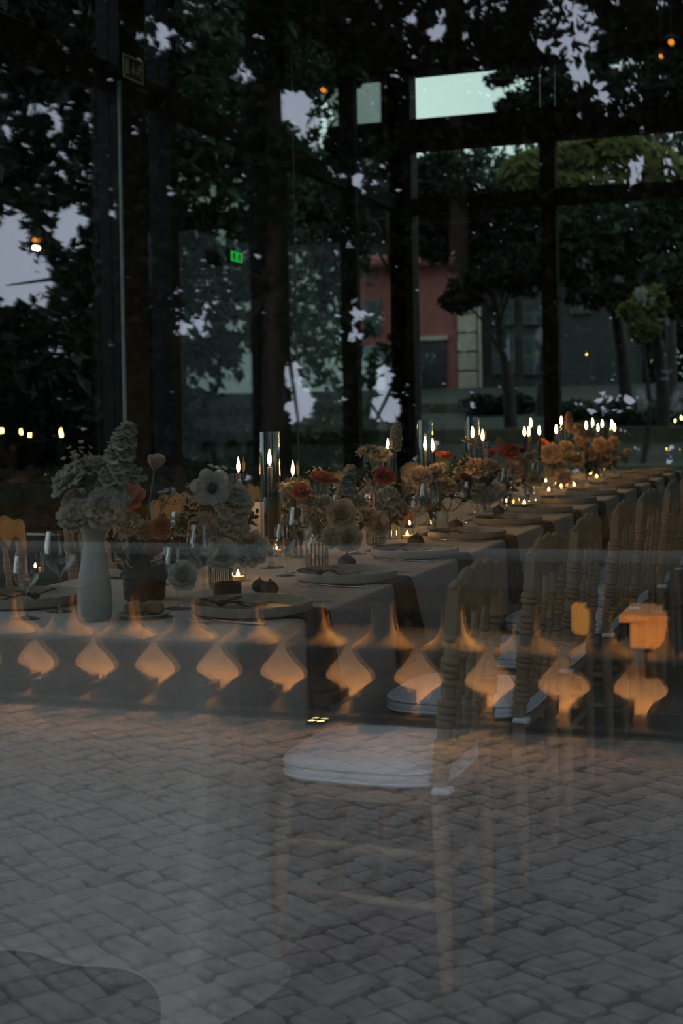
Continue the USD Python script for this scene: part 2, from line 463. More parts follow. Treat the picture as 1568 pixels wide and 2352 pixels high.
# balustrade behind the photographer, mirrored in the glass
BY = -2.62
RAIL = 11000.0
STRIP = 500.0
t = thing("balustrade", "low stone balustrade with vase-shaped balusters lit orange from behind, mirrored in the glass", "balustrade")
obj("footing", bevel(-6.5, 3.0, BY - .16, BY + .16, -.02, .035, .008), "stone", t)
prof = [(.0, .098), (.100, .098), (.104, .106), (.098, .114), (.078, .118), (.074, .128), (.056, .138), (.047, .150), (.048, .168), (.062, .192), (.086, .218), (.110, .246), (.124, .272), (.128, .288), (.120, .302),
        (.096, .316), (.072, .332), (.056, .356), (.047, .390), (.043, .430), (.044, .466), (.058, .474), (.060, .486), (.048, .492), (.048, .502), (.0, .502)]
for k in range(-9, 14):
    x = -1.531 + .30 * k
    b = obj("baluster", lathe(prof, 24, (x, BY, 0)), "stone", t, 40)
    obj("plinth", bevel(x - .112, x + .112, BY - .112, BY + .112, .03, .100, .006), "stone", b)
    obj("capital", bevel(x - .075, x + .075, BY - .075, BY + .075, .500, .548, .004), "stone", b)
obj("cap_rail", bevel(-6.5, 3.0, BY - .15, BY + .15, .545, .690, .02), "stone", t)

for k in range(-9, 14):                                  # small warm downlights under the back edge of the cap rail
    x = -1.531 + .30 * k + .11
    d = obj("rail_downlight", lathe([(.0215, .507), (.0225, .507), (.0225, .546), (0, .546), (0, .540), (.0215, .540), (.0215, .507)], 14, (x, BY - .115, 0)), "steel", t)
    sp = UsdLux.SphereLight.Define(stage, f"{t.GetPath()}/rail_light" + (f"_{k + 9:03d}" if k > -9 else ""))
    sp.CreateRadiusAttr(.012)
    sp.CreateIntensityAttr(RAIL)
    sp.CreateColorAttr(Gf.Vec3f(1.0, .41, .09))
    sp.AddTranslateOp().Set(Gf.Vec3d(x, BY - .115, .524))
obj("light_strip", bx(-6.3, 2.8, BY - .148, BY - .132, .520, .545), "steel", t)   # a warm strip below the rail that washes the gravel
sp = UsdLux.RectLight.Define(stage, f"{t.GetPath()}/strip_light")
sp.CreateWidthAttr(9.0)
sp.CreateHeightAttr(.03)
sp.CreateIntensityAttr(STRIP)
sp.CreateColorAttr(Gf.Vec3f(1.0, .41, .09))
sp.AddTransformOp().Set(Gf.Matrix4d(1, 0, 0, 0, 0, .6, -.8, 0, 0, .8, .6, 0, -1.75, BY - .152, .525, 1))
for k, px in enumerate((728, 748)):
    x = lateral(px, 5.52) ; y = -2.42
    t = thing("ground_light", f"tiny round light set in the paving by the balustrade foot, {('left', 'right')[k]} one of the pair", "ground light", (x, y, 0))
    obj("ring", lathe([(.012, -.02), (.024, -.02), (.024, .012), (.017, .012)], 16), "steel", t)
    obj("lens", lathe([(0, -.01), (.017, -.01), (.017, .012), (0, .016)], 14), "ground_lamp", t, True)

# ================================================================ THE TABLE
TX0, TX1, TY0, TY1, TZ = -2.32, -1.295, 2.93, 11.9, .745
t = thing("dining_table", "long banquet table hidden under the pale floor-length cloth", "table", ((TX0 + TX1) / 2, (TY0 + TY1) / 2, 0))
hx, hy = (TX1 - TX0) / 2 - .02, (TY1 - TY0) / 2 - .02
obj("tabletop", bevel(-hx, hx, -hy, hy, TZ - .035, TZ - .006, .004), "bench", t)
for sx in (-1, 1):
    for yy in np.linspace(-hy + .25, hy - .25, 5):
        obj("leg", bx(sx * (hx - .12) - .025, sx * (hx - .12) + .025, yy - .025, yy + .025, 0, TZ - .035), "steel", t)


def tablecloth():
    """one surface: a flat top, a rounded edge, hanging sides with soft folds, corner pleats that flare and spread on the floor"""
    per, cor, r = [], [], .012
    X0, X1, Y0, Y1 = TX0, TX1, TY0, TY1
    sides = [((X0, Y0), (X1, Y0), (0, -1)), ((X1, Y0), (X1, Y1), (1, 0)), ((X1, Y1), (X0, Y1), (0, 1)), ((X0, Y1), (X0, Y0), (-1, 0))]
    for (a, b, n) in sides:
        a, b = np.array(a), np.array(b)
        L = np.linalg.norm(b - a)
        k = max(int(L / .02), 8)
        s = np.linspace(0, 1, k, endpoint=False)
        # fine steps close to the corners
        s = np.unique(np.concatenate([s, np.linspace(0, .16 / L, 14), 1 - np.linspace(.0, .16 / L, 14)[1:]]))
        for q in s:
            per.append((*(a + (b - a) * q), *n, q * L, L))
    per = np.array(per)
    P, N, s, L = per[:, :2], per[:, 2:4], per[:, 4], per[:, 5]
    dc = np.minimum(s, L - s)                                  # distance from a corner
    vec_c = np.sign(P - [[(X0 + X1) / 2, (Y0 + Y1) / 2]]) / math.sqrt(2)
    near = (P[:, 0] > 0.5 * (X0 + X1)) & (P[:, 1] < Y0 + 1)       # the near right corner: its pleat runs out towards the glass
    vec_c[near] = (.16, -.98)
    w = np.exp(-(dc / np.where(near & (N[:, 0] > .5), .05, .10)) ** 2)[:, None]
    D = N * (1 - w) + vec_c * w
    run = np.cumsum(np.r_[0, np.linalg.norm(np.diff(P, axis=0), axis=1)])
    wave = .55 * np.sin(run * 9.0) + .45 * np.sin(run * 21 + 1.3) + .3 * np.sin(run * 4.1 + 2)
    rows = []
    rows.append(np.column_stack([P - D * .0, np.full(len(P), TZ)]))
    for f in np.linspace(.25, 1, 4):
        ang = f * PI / 2
        rows.append(np.column_stack([P + D * r * math.sin(ang), np.full(len(P), TZ - r + r * math.cos(ang))]))
    hang = TZ - r
    crease = -1.1 * np.exp(-(dc / .022) ** 2) + .9 * np.exp(-((dc - .065) / .03) ** 2)
    for f in np.linspace(.03, 1, 26):
        out = r + .012 * f + (.016 * f ** .8) * wave * (1 - w[:, 0]) + w[:, 0] * (.04 * f + .22 * f ** 3) + crease * np.where(near & (N[:, 0] > .5), .022, .05) * f ** .6
        rows.append(np.column_stack([P + D * out[:, None], np.full(len(P), TZ - r - hang * f + .010 * f)]))
    for f in (.02, .05, .08):                                  # the hem lies on the floor
        out2 = out + f * (.8 + .9 * w[:, 0] + .35 * wave) * np.where(N[:, 0] > .5, .35, 1.0)
        rows.append(np.column_stack([P + D * out2[:, None], np.full(len(P), .010 - f * .06)]))
    v = np.vstack(rows)
    f = grid_faces(len(P), len(rows), True)
    top = [(0, i, i + 1) for i in range(1, len(P) - 1)]
    c = np.array([[(X0 + X1) / 2, (Y0 + Y1) / 2, TZ]])
    v = np.vstack([v, c])
    m = len(v) - 1
    top = [(m, i, (i + 1) % len(P)) for i in range(len(P))]
    return trimesh.Trimesh(v, np.vstack([f[:, ::-1], top]), process=False)


tag(obj("tablecloth", tablecloth(), "cloth", smooth=50), "pale floor-length linen cloth draped over the long banquet table", "tablecloth")


# ---------------------------------------------------------------- chairs
def ringed(r, z0, z1, rings, x0, y0, x1, y1, foot=None, n=12):
    """a turned post between two points with pairs of raised rings"""
    z = list(np.linspace(z0, z1, 10))
    for q in rings:
        z += [q - .016, q - .011, q - .004, q, q + .004, q + .011, q + .016]
    z = np.array(sorted(z))
    rad = np.full(len(z), r)
    for q in rings:
        rad = np.where(abs(z - q) < .0125, r * 1.32, rad)
        rad = np.where(abs(z - q) < .001, r * 1.08, rad)
    if foot:
        rad = rad * np.interp(z, [z0, z0 + .1, z1], [foot, 1, 1])
    g = (z - z0) / (z1 - z0)
    return tube(np.column_stack([x0 + (x1 - x0) * g, y0 + (y1 - y0) * g, z]), rad, n)


def chair(p):
    """faces -x; the back stands at x = +.19"""
    SZ = .43
    for sy in (-1, 1):
        obj("leg", ringed(.017, 0, SZ - .02, [.37], -.196, sy * .205, -.168, sy * .185, .72), "wood", p, 40)
    for sy in (-1, 1):      # the back legs run on as the posts of the back
        z = np.array([0, .12, .3, .43])
        obj("leg", tube(np.column_stack([np.interp(z, [0, .43], [.198, .19]), np.full(4, sy * .19), z]), [.013, .017, .019, .019], 12), "wood", p, 40)
        obj("back_post", ringed(.0175, .43, .83, [.50, .53, .59, .62, .68, .71, .76], .19, sy * .19, .232, sy * .19), "wood", p, 40)
    for k, y in enumerate((-.095, 0, .095)):
        obj("spindle", ringed(.0105, .505, .80, [.55, .57, .64, .66, .72, .74], .195, y, .23, y, n=10), "wood", p, 40)
    obj("lower_rail", bevel(.188, .216, -.175, .175, .485, .515, .006), "wood", p)
    # crest: a broad board with a gently arched, beaded top and pointed arches cut between the spindles
    y = np.linspace(-.207, .207, 97)
    u = abs(y) / .207
    topz = .882 + .026 * np.cos(u * PI / 2) ** .8 + .006 * np.cos(u * 4 * PI) - .010 * np.clip((u - .92) / .08, 0, 1) ** 2
    ph = np.abs(((abs(y) + .0475) / .095) % 1.0 - .5) * 2
    ph = np.abs(1 - 2 * ((abs(y) / .095) % 1.0))
    lowz = .797 + .042 * np.clip(1 - ph ** 1.6, 0, 1) * (abs(y) < .19) - .012 * (abs(y) >= .178)
    poly = Polygon(list(zip(y, topz)) + list(zip(y[::-1], lowz[::-1])))
    obj("crest_rail", onto(prism(poly, .026), [.132, 0, 0], [0, 1, 0], [.10, 0, .995]), "wood", p)
    obj("crest_bead", tube(np.column_stack([.145 + .10 * topz, y, topz - .003]), .008, 8), "wood", p, True)
    # seat ring
    g = np.linspace(0, 2 * PI, 48, endpoint=False)

    def sq(a, b, e=.42):
        return np.column_stack([a * np.sign(np.cos(g)) * abs(np.cos(g)) ** e, b * np.sign(np.sin(g)) * abs(np.sin(g)) ** e])

    def loft(rings):
        v = np.vstack([np.column_stack([c, np.full(48, zz)]) for c, zz in rings])
        n = len(rings)
        v = np.vstack([v, [[0, 0, rings[0][1]], [0, 0, rings[-1][1]]]])
        f = np.vstack([grid_faces(48, n, True), [(n * 48, (i + 1) % 48, i) for i in range(48)], [(n * 48 + 1, (n - 1) * 48 + i, (n - 1) * 48 + (i + 1) % 48) for i in range(48)]])
        return trimesh.Trimesh(v, f, process=False)

    obj("seat", loft([(sq(.190, .200), SZ - .032), (sq(.198, .208), SZ - .026), (sq(.198, .208), SZ - .006), (sq(.190, .200), SZ)]), "wood", p, 40)
    cu = obj("cushion", loft([(sq(.185, .195, .5), SZ + .001), (sq(.199, .21, .5), SZ + .012), (sq(.204, .214, .5), SZ + .027), (sq(.199, .21, .5), SZ + .041), (sq(.172, .18, .55), SZ + .055),
                              (sq(.12, .115, .7), SZ + .063), (sq(.05, .05, .8), SZ + .066)]), "cushion", p, True)
    for zz in (.014, .040):
        c = sq(.202, .212, .5)
        c = np.vstack([c, c[:1]])
        obj("piping", tube(np.column_stack([c, np.full(49, SZ + zz)]), .0035, 6, False), "cushion", cu, True)
    for sy in (-1, 1):
        for zz in (.19, .30):
            obj("stretcher", tube([(-.193 + .05 * zz, sy * .195, zz), (.197 - .01 * zz, sy * .19, zz - .01)], .0105, 8), "wood", p, True)
    obj("stretcher", tube([(.194, -.185, .245), (.194, .185, .245)], .0105, 8), "wood", p, True)
    obj("stretcher", tube([(-.181, -.19, .26), (-.181, .19, .26)], .0105, 8), "wood", p, True)
    # the tie tab of the cushion
    obj("cushion_tie", bevel(.18, .222, -.225, -.185, SZ + .004, SZ + .016, .003), "cushion", p)


proto("chair", chair)
rng = np.random.default_rng(11)
RX = TX1 + .258
for k in range(12):
    y = 3.13 + .735 * k
    lab = ("limed wooden chair with ringed back posts and pale cushion, nearest the glass" if k == 0 else
           f"wooden chair with pale cushion, {ORD[k]} from the glass in the right-hand row" if k < 12 else "")
    copy_of("chair", "banquet_chair", lab, "chair", (RX + rng.normal(0, .012) * (k > 0), y + .03, 0), rng.normal(0, .03) * (k > 0), "chairs along the right side of the table")
for k in range(11):
    y = 3.55 + .735 * k
    copy_of("chair", "banquet_chair", f"wooden chair beyond the flowers, {ORD[k]} from the glass in the left-hand row", "chair", (TX0 - .30, y, 0), PI + rng.normal(0, .03), "chairs along the left side of the table")


# ---------------------------------------------------------------- place settings
def plate(p):
    obj("base", lathe([(0, 0), (.148, 0), (.1545, .003), (.1565, .008), (.1575, .026), (.1565, .0285), (.1545, .0285), (.1535, .026), (.1525, .010), (.149, .0075), (0, .0075)], 64), "plate", p, 50)


proto("plate", plate)


def ribbon(p):
    """a dark ribbon bow: knot, two loops, two tails lying on the plate"""
    obj("knot", blob((0, 0, .012), (.013, .011, .009), 2, 2), "black", p, True)

    def strip(pts, w):
        pts = np.array(pts, float)
        t = np.gradient(pts[:, :2], axis=0)
        t /= np.linalg.norm(t, axis=1, keepdims=True) + 1e-9
        n = np.column_stack([-t[:, 1], t[:, 0], np.zeros(len(t))]) * w
        up = np.array([0, 0, .0016])
        v = np.vstack([pts - n, pts + n, pts + n + up, pts - n + up])
        k = len(pts)
        f = []
        for i in range(k - 1):
            for a, b in ((0, 1), (1, 2), (2, 3), (3, 0)):
                f += [(a * k + i, a * k + i + 1, b * k + i + 1), (a * k + i, b * k + i + 1, b * k + i)]
        return trimesh.Trimesh(v, f, process=False)
    a = np.linspace(0, 1, 14)
    for s in (-1, 1):
        obj("loop", strip(np.column_stack([s * .048 * np.sin(a * PI), -.012 + .034 * np.sin(a * 2 * PI) * .5 + .01 * s, .010 + .018 * np.sin(a * PI)]), .007), "black", p, True)
    obj("tail", strip(np.column_stack([.012 + .105 * a, -.055 * a + .01 * np.sin(a * 7), .011 - .004 * a + .004 * np.sin(a * 9)]), .0075), "black", p, True)
    obj("tail", strip(np.column_stack([.012 + .125 * a, .012 * a - .008 * np.sin(a * 6), .011 - .004 * a + .005 * np.sin(a * 7)]), .007), "black", p, True)


proto("ribbon", ribbon)


def knife(p):
    obj("handle", tube([(-.11, 0, .006), (-.06, 0, .007), (0, 0, .006)], [.0045, .0055, .0035], 8), "metal", p, True)
    obj("blade", onto(prism(Polygon([(0, -.004), (.09, -.006), (.112, .001), (.105, .008), (0, .007)]), .0015), [0, 0, .004], [1, 0, 0], [0, 1, 0]), "metal", p)


def fork(p):
    obj("handle", tube([(-.11, 0, .004), (-.03, 0, .005), (.03, 0, .009)], [.0055, .003, .003], 8), "metal", p, True)
    obj("shoulder", blob((.045, 0, .009), (.018, .012, .003), 1, 2, 0), "metal", p, True)
    for k in range(4):
        y = (k - 1.5) * .0058
        obj("tine", tube([(.055, y, .009), (.085, y, .006), (.098, y, .010)], .0014, 6), "metal", p, True)


proto("knife", knife)
proto("fork", fork)


def napkin(seed):
    """folded cloth that hangs from under the plate over the table's right edge (x = 0 at the edge)"""
    def build(p):
        r = np.random.default_rng(seed)
        u = np.linspace(-1, 1, 15)
        path = [(-.14, .002), (-.06, .003), (-.015, .004), (.006, .003), (.015, -.004), (.0185, -.02)] + [(.020 + .012 * f + .008 * f * f, -.02 - .215 * f) for f in np.linspace(.08, 1, 14)]
        ph = r.uniform(0, 6)
        rows = []
        for i, (x, z) in enumerate(path):
            f = max(0, (i - 4) / (len(path) - 5))
            hw = .078 + .032 * f
            wob = .012 * f ** .7 * np.sin(u * 5.5 + ph) + .005 * f * np.sin(u * 11 + ph)
            rows.append(np.column_stack([x + wob + .004 * f, u * hw + .012 * f, z + (.014 * f ** 4 * u)]))
        a = np.vstack(rows)
        b = a + [.005, 0, .004]
        n = len(u)
        f = grid_faces(n, len(rows))
        off = len(a)
        rim = []
        edge = [i for i in range(n)] + [k * n + n - 1 for k in range(1, len(rows))] + [(len(rows) - 1) * n + i for i in range(n - 2, -1, -1)] + [k * n for k in range(len(rows) - 2, 0, -1)]
        for i in range(len(edge)):
            q, s = edge[i], edge[(i + 1) % len(edge)]
            rim += [(q, s, s + off), (q, s + off, q + off)]
        obj("cloth", trimesh.Trimesh(np.vstack([a, b]), np.vstack([f[:, ::-1], f + off, rim]), process=False), "napkin", p, 50)
    return build


for s in range(3):
    proto(f"napkin_{s}", napkin(s + 5))


def wine_glass(h, rb):
    def build(p):
        obj("foot", lathe([(0, 0), (.036, 0), (.036, .002), (.02, .005), (.005, .009), (.0035, .02)], 28), "ware", p, True)
        obj("glass_stem", lathe([(.0035, .02), (.0032, .05), (.0036, h * .42), (.006, h * .45)], 12), "ware", p, True)
        z = np.linspace(0, 1, 16)
        out = [(rb * (math.sin(min(1, q / .45) * PI / 2) ** .75 * (1 - .22 * max(0, (q - .45) / .55) ** 1.4)) if q else .004, h * .45 + q * h * .55) for q in z]
        inn = [(max(r - .0012, .001), zz + (.0015 if i == 0 else 0)) for i, (r, zz) in enumerate(out)][::-1]
        obj("glass_bowl", lathe(out + inn, 32), "ware", p, True)
    return build


proto("wine_glass", wine_glass(.215, .042))
proto("tumbler_glass", wine_glass(.165, .034))

TOP = TZ
YP = [3.39 + .735 * k for k in range(12)]
for k, y in enumerate(YP):
    o = ORD[k]
    far = k >= 8
    copy_of("plate", "plate", f"wide sand-coloured stoneware plate, {o} from the glass along the right edge", "plate", (-1.462, y, TOP + .0025), rng.uniform(0, 6), "plates along the right edge")
    copy_of("ribbon", "ribbon_bow", f"dark ribbon bow lying on the {o} right-hand plate from the glass", "ribbon", (-1.545, y - .01, TOP + .011), .35 + rng.normal(0, .2), "ribbons on the plates")
    copy_of(f"napkin_{k % 3}", "napkin", f"dark napkin hanging over the cloth edge under the {o} plate from the glass", "napkin", (TX1 + .002, y - .01, TOP + .001), None, "dark napkins over the right edge")
    if k < 7:
        copy_of("knife", "knife", f"slim steel knife lying beyond the {o} right-hand plate from the glass", "knife", (-1.43, y + .215, TOP), rng.normal(0, .04), "knives beside the right-hand plates")
        copy_of("fork", "fork", f"slim steel fork lying before the {o} right-hand plate from the glass", "fork", (-1.45, y - .205, TOP), PI + rng.normal(0, .04), "forks beside the right-hand plates")
        copy_of("wine_glass", "wine_glass", f"tall clear wine glass behind the {o} right-hand plate from the glass", "wine glass", (-1.665, y + .14, TOP), None, "wine glasses behind the right-hand plates")
        copy_of("tumbler_glass", "wine_glass", f"short clear wine glass behind the {o} right-hand plate from the glass", "wine glass", (-1.685, y + .02 + .04 * (k % 2), TOP), None, "wine glasses behind the right-hand plates")
for k in range(6):
    y, o = YP[k] + .02, ORD[k]
    copy_of("plate", "plate", f"stoneware plate across the flowers, {o} from the glass along the left edge", "plate", (-2.15, y, TOP + .0025), rng.uniform(0, 6), "plates along the left edge")
    copy_of("ribbon", "ribbon_bow", f"dark ribbon bow lying on the {o} left-hand plate from the glass", "ribbon", (-2.12, y, TOP + .011), 3.3 + rng.normal(0, .2), "ribbons on the plates")
    if k < 4:
        copy_of("wine_glass", "wine_glass", f"clear wine glass behind the {o} left-hand plate from the glass", "wine glass", (-1.97, y - .12, TOP), None, "wine glasses behind the left-hand plates")
        copy_of("tumbler_glass", "wine_glass", f"short clear wine glass behind the {o} left-hand plate from the glass", "wine glass", (-1.985, y - .26, TOP), None, "wine glasses behind the left-hand plates")


# ================================================================ FLOWERS
def petal(L, W, t0, t1, cup, ruffle, seed, r0=0.0, z0=0.0, az=0.0, nu=5, nv=6):
    """a petal that leaves the axis at r0; its tilt from upright runs from t0 to t1"""
    s = np.linspace(0, 1, nv)
    th = t0 + (t1 - t0) * s
    x = r0 + np.concatenate([[0], np.cumsum(np.sin((th[1:] + th[:-1]) / 2) * L / (nv - 1))])
    z = z0 + np.concatenate([[0], np.cumsum(np.cos((th[1:] + th[:-1]) / 2) * L / (nv - 1))])
    w = W * (.22 + .78 * np.sin(np.minimum(s * 1.3, 1) * PI / 2)) * np.sqrt(1 - .9 * (np.clip(s - .55, 0, 1) / .45) ** 2.2)
    u = np.linspace(-1, 1, nu)
    P = np.stack([np.repeat(x[:, None], nu, 1), u[None] * w[:, None], np.repeat(z[:, None], nu, 1)], -1)
    nrm = np.stack([-np.cos(th), 0 * th, np.sin(th)], -1)
    P += nrm[:, None] * (cup * (u ** 2)[None] * w[:, None])[..., None]
    if ruffle:
        q = (meshkit.noise(P * (6.0 if ruffle < .25 else 9.0) / max(L, .3) + seed * 3.7, seed) - .5) * 2 * ruffle * s[:, None] ** 1.2
        P += nrm[:, None] * q[..., None]
    P = P.reshape(-1, 3)
    c, d = math.cos(az), math.sin(az)
    P = np.column_stack([P[:, 0] * c - P[:, 1] * d, P[:, 0] * d + P[:, 1] * c, P[:, 2]])
    return trimesh.Trimesh(P, grid_faces(nu, nv), process=False)


def petals_of(p, rings, color, seed, nu=5, nv=6):
    r, k = np.random.default_rng(seed), 0
    for (n, r0, z0, L, W, t0, t1, cup, ruf) in rings:
        a0 = r.uniform(0, 6)
        for i in range(n):
            obj("petal", petal(L * r.uniform(.9, 1.1), W * r.uniform(.9, 1.1), t0 + r.normal(0, .07), t1 + r.normal(0, .1), cup, ruf, seed * 50 + k, r0, z0, a0 + i * 2 * PI / n + r.normal(0, .08), nu, nv), color, p, True)
            k += 1


def rose(color, seed):
    return lambda p: petals_of(p, [(3, .03, .05, .52, .26, -.05, -.35, .5, .02), (5, .08, .03, .62, .36, .10, -.25, .45, .03), (6, .13, .02, .72, .44, .30, .15, .4, .05),
                                   (7, .17, 0, .86, .52, .55, .85, .3, .07), (7, .20, -.02, .98, .56, .85, 1.45, .2, .09)], color, seed)


def ruffled(color, seed):
    return lambda p: petals_of(p, [(6, .03, .12, .55, .26, .05, .25, .2, .26), (9, .06, .08, .68, .30, .25, .5, .15, .30), (11, .08, .04, .80, .32, .5, .8, .1, .32), (12, .1, 0, .92, .34, .8, 1.15, .1, .32), (12, .1, -.05, 1.0, .36, 1.15, 1.7, .1, .30)], color, seed, 7, 7)


def poppy(color, seed):
    return lambda p: petals_of(p, [(3, .02, 0, 1.0, .62, .55, -.10, .45, .09), (3, .03, -.03, 1.15, .7, .8, .15, .4, .12)], color, seed, 7, 7)


def eye_dome(p, m, r, h, fringe, seed):
    obj("flower_eye", blob((0, 0, h), (r, r, r * .6), seed, 2, .12), m, p, True)
    g = np.random.default_rng(seed)
    fr = []
    for i in range(fringe):
        a, l = i * 2 * PI / fringe + g.normal(0, .06), r * g.uniform(1.25, 1.65)
        fr.append(tube([(r * .6 * math.cos(a), r * .6 * math.sin(a), h), (l * math.cos(a), l * math.sin(a), h + r * .25)], r * .05, 4))
        fr.append(blob((l * math.cos(a), l * math.sin(a), h + r * .27), [r * .11] * 3, 0, 0, 0))
    if fr:
        obj("stamens", cat_(fr), m, p)


def anemone(color, seed):
    def b(p):
        petals_of(p, [(6, .06, 0, .95, .44, 1.0, 1.35, .2, .07), (6, .08, -.04, 1.05, .46, 1.15, 1.5, .15, .08)], color, seed, 6, 7)
        eye_dome(p, "eye", .25, .12, 26, seed)
    return b


def open_flower(color, seed):
    def b(p):
        petals_of(p, [(5, .05, .04, .8, .42, .7, 1.0, .25, .10), (7, .08, -.02, 1.02, .46, 1.05, 1.5, .2, .12)], color, seed, 6, 6)
        eye_dome(p, "gold", .16, .12, 16, seed)
    return b


def spike(color, seed):
    """a stem of stock: ruffled florets packed around the axis from z = 0 to 3.6"""
    def b(p):
        r = np.random.default_rng(seed)
        for i in range(40):
            h = i / 39
            a, R = i * 2.4, .85 * (1 - .5 * h ** 2.5)
            s = .62 * (1 - .45 * h ** 3)
            fl = []
            for (n, L, t0, t1) in ((4, .7, .3, .9), (5, 1.0, .9, 1.5)):
                a0 = r.uniform(0, 6)
                fl += [petal(L, .5, t0, t1, .1, .2, i * 9 + k, .03, 0, a0 + k * 2 * PI / n, 4, 4) for k in range(n)]
            m = cat_(fl)
            m.apply_scale(s)
            T = np.eye(4)
            T[:3, :3] = turn([-math.sin(a), math.cos(a), 0], 1.25 - .75 * h)
            T[:3, 3] = (R * .55 * math.cos(a), R * .55 * math.sin(a), 3.5 * h)
            m.apply_transform(T)
            obj("floret", m, color, p, True)
    return b


def leaf_mesh(L, W, bend, n=6):
    s = np.linspace(0, 1, n)
    th = .5 + bend * s
    x = np.concatenate([[0], np.cumsum(np.sin(th[1:]) * L / (n - 1))])
    z = np.concatenate([[0], np.cumsum(np.cos(th[1:]) * L / (n - 1))])
    w = W * np.sin(s ** .8 * PI) ** .8
    v = np.vstack([np.column_stack([x, -w, z + w * .3]), np.column_stack([x, 0 * w, z]), np.column_stack([x, w, z + w * .3])])
    f = []
    for i in range(n - 1):
        for a in (0, 1):
            p, q = a * n + i, (a + 1) * n + i
            f += [(p, p + 1, q + 1), (p, q + 1, q)]
    return trimesh.Trimesh(v, f, process=False)


def placed(m, at, az, tilt=0.0, s=1.0):
    m = m.copy()
    T = np.eye(4)
    T[:3, :3] = (turn([0, 0, 1], az) @ turn([0, 1, 0], tilt)) * s
    T[:3, 3] = at
    m.apply_transform(T)
    return m


def filler(color, seed, nf=9):
    """a branching sprig with small starry florets; the twigs start at z = -1.6"""
    def b(p):
        r = np.random.default_rng(seed)
        tw = []
        for i in range(nf):
            e = np.array([r.normal(0, .75), r.normal(0, .75), r.uniform(-.3, .9)])
            st = np.array([0, 0, -1.6 + 1.1 * r.uniform(0, 1)])
            mid = (st + e) / 2 + [0, 0, -.15]
            tw.append(tube([st, mid, e], [.035, .025, .02], 5))
            fl = [petal(.34, .12, .75, 1.15, .2, .03, i * 7 + k, .02, 0, k * 2 * PI / 5, 3, 4) for k in range(5)] + [blob((0, 0, .05), (.05, .05, .05), 0, 0, 0)]
            m = cat_(fl)
            d = (e - mid) / np.linalg.norm(e - mid)
            T = np.eye(4)
            T[:3, :3] = turn([0, 0, 1], math.atan2(d[1], d[0])) @ turn([0, 1, 0], math.acos(np.clip(d[2], -1, 1)))
            T[:3, 3] = e
            m.apply_transform(T)
            obj("floret", m, color, p, True)
            if i % 2 == 0:
                obj("leaf", placed(leaf_mesh(.7, .11, 1.0), mid, r.uniform(0, 6), .2), "leaf_table", p, True)
        obj("twigs", cat_(tw), "stem", p)
    return b


def leafy_sprig(m, seed, nl=9):
    def b(p):
        r = np.random.default_rng(seed)
        obj("twig", tube([(0, 0, -1.6), (.05, .03, -.6), (.0, .0, .4), (.1, 0, 1.0)], [.05, .045, .03, .015], 6), "stem", p, True)
        for i in range(nl):
            h = i / (nl - 1)
            obj("leaf", placed(leaf_mesh(1.0 - .35 * h, .24 - .08 * h, r.uniform(.5, 1.3)), (.02, .01, -.9 + 1.8 * h), i * 2.4 + r.normal(0, .3), .1), m, p, True)
    return b


BLOOMS = {"rose_white": rose("white", 1), "rose_cream": rose("cream", 2), "rose_coral": rose("coral", 3), "rose_red": rose("rose", 4), "rose_blush": rose("blush", 5),
          "ruffled_white": ruffled("white", 6), "ruffled_whiter": ruffled("white", 7), "ruffled_blush": ruffled("blush", 8), "ruffled_cream": ruffled("cream", 9), "ruffled_coral": ruffled("coral", 10),
          "poppy_blush": poppy("blush", 11), "anemone_white": anemone("white", 12), "open_coral": open_flower("coral", 13), "open_cream": open_flower("cream", 14),
          "stock_white": spike("white", 15), "stock_blush": spike("blush", 16), "filler_white": filler("white", 17), "filler_cream": filler("cream", 18, 11), "filler_blush": filler("blush", 19),
          "sprig": leafy_sprig("leaf_table", 20), "dark_sprig": leafy_sprig("leaf_dark", 21, 12), "grey_sprig": leafy_sprig("leaf_mid", 22, 11)}
for k, b in BLOOMS.items():
    proto(k, b)
KIND = {"rose": ("rose", "flower"), "ruffled": ("carnation", "flower"), "poppy": ("poppy", "flower"), "anemone": ("anemone", "flower"), "open": ("ranunculus", "flower"),
        "stock": ("stock_flower", "flower"), "filler": ("filler_sprig", "flower sprig"), "sprig": ("leafy_sprig", "leaf sprig"), "dark": ("leafy_sprig", "leaf sprig"), "grey": ("leafy_sprig", "leaf sprig")}
rng = np.random.default_rng(23)


def ranked(rows, col):
    """the rows with their rank (in words) counted from the left of the photograph"""
    order = {id(r): k for k, r in enumerate(sorted(rows, key=lambda r: r[col]))}
    return [(ORD[order[id(r)]], *r) for r in rows]


NAME = {"rose": "rose", "ruffled": "frilled flower", "open": "open flower", "stock": "stock", "filler": "starry sprig"}


def kind_words(k):
    a, b = k.split("_")
    return f"{b.replace('whiter', 'white')} {NAME[a]}"




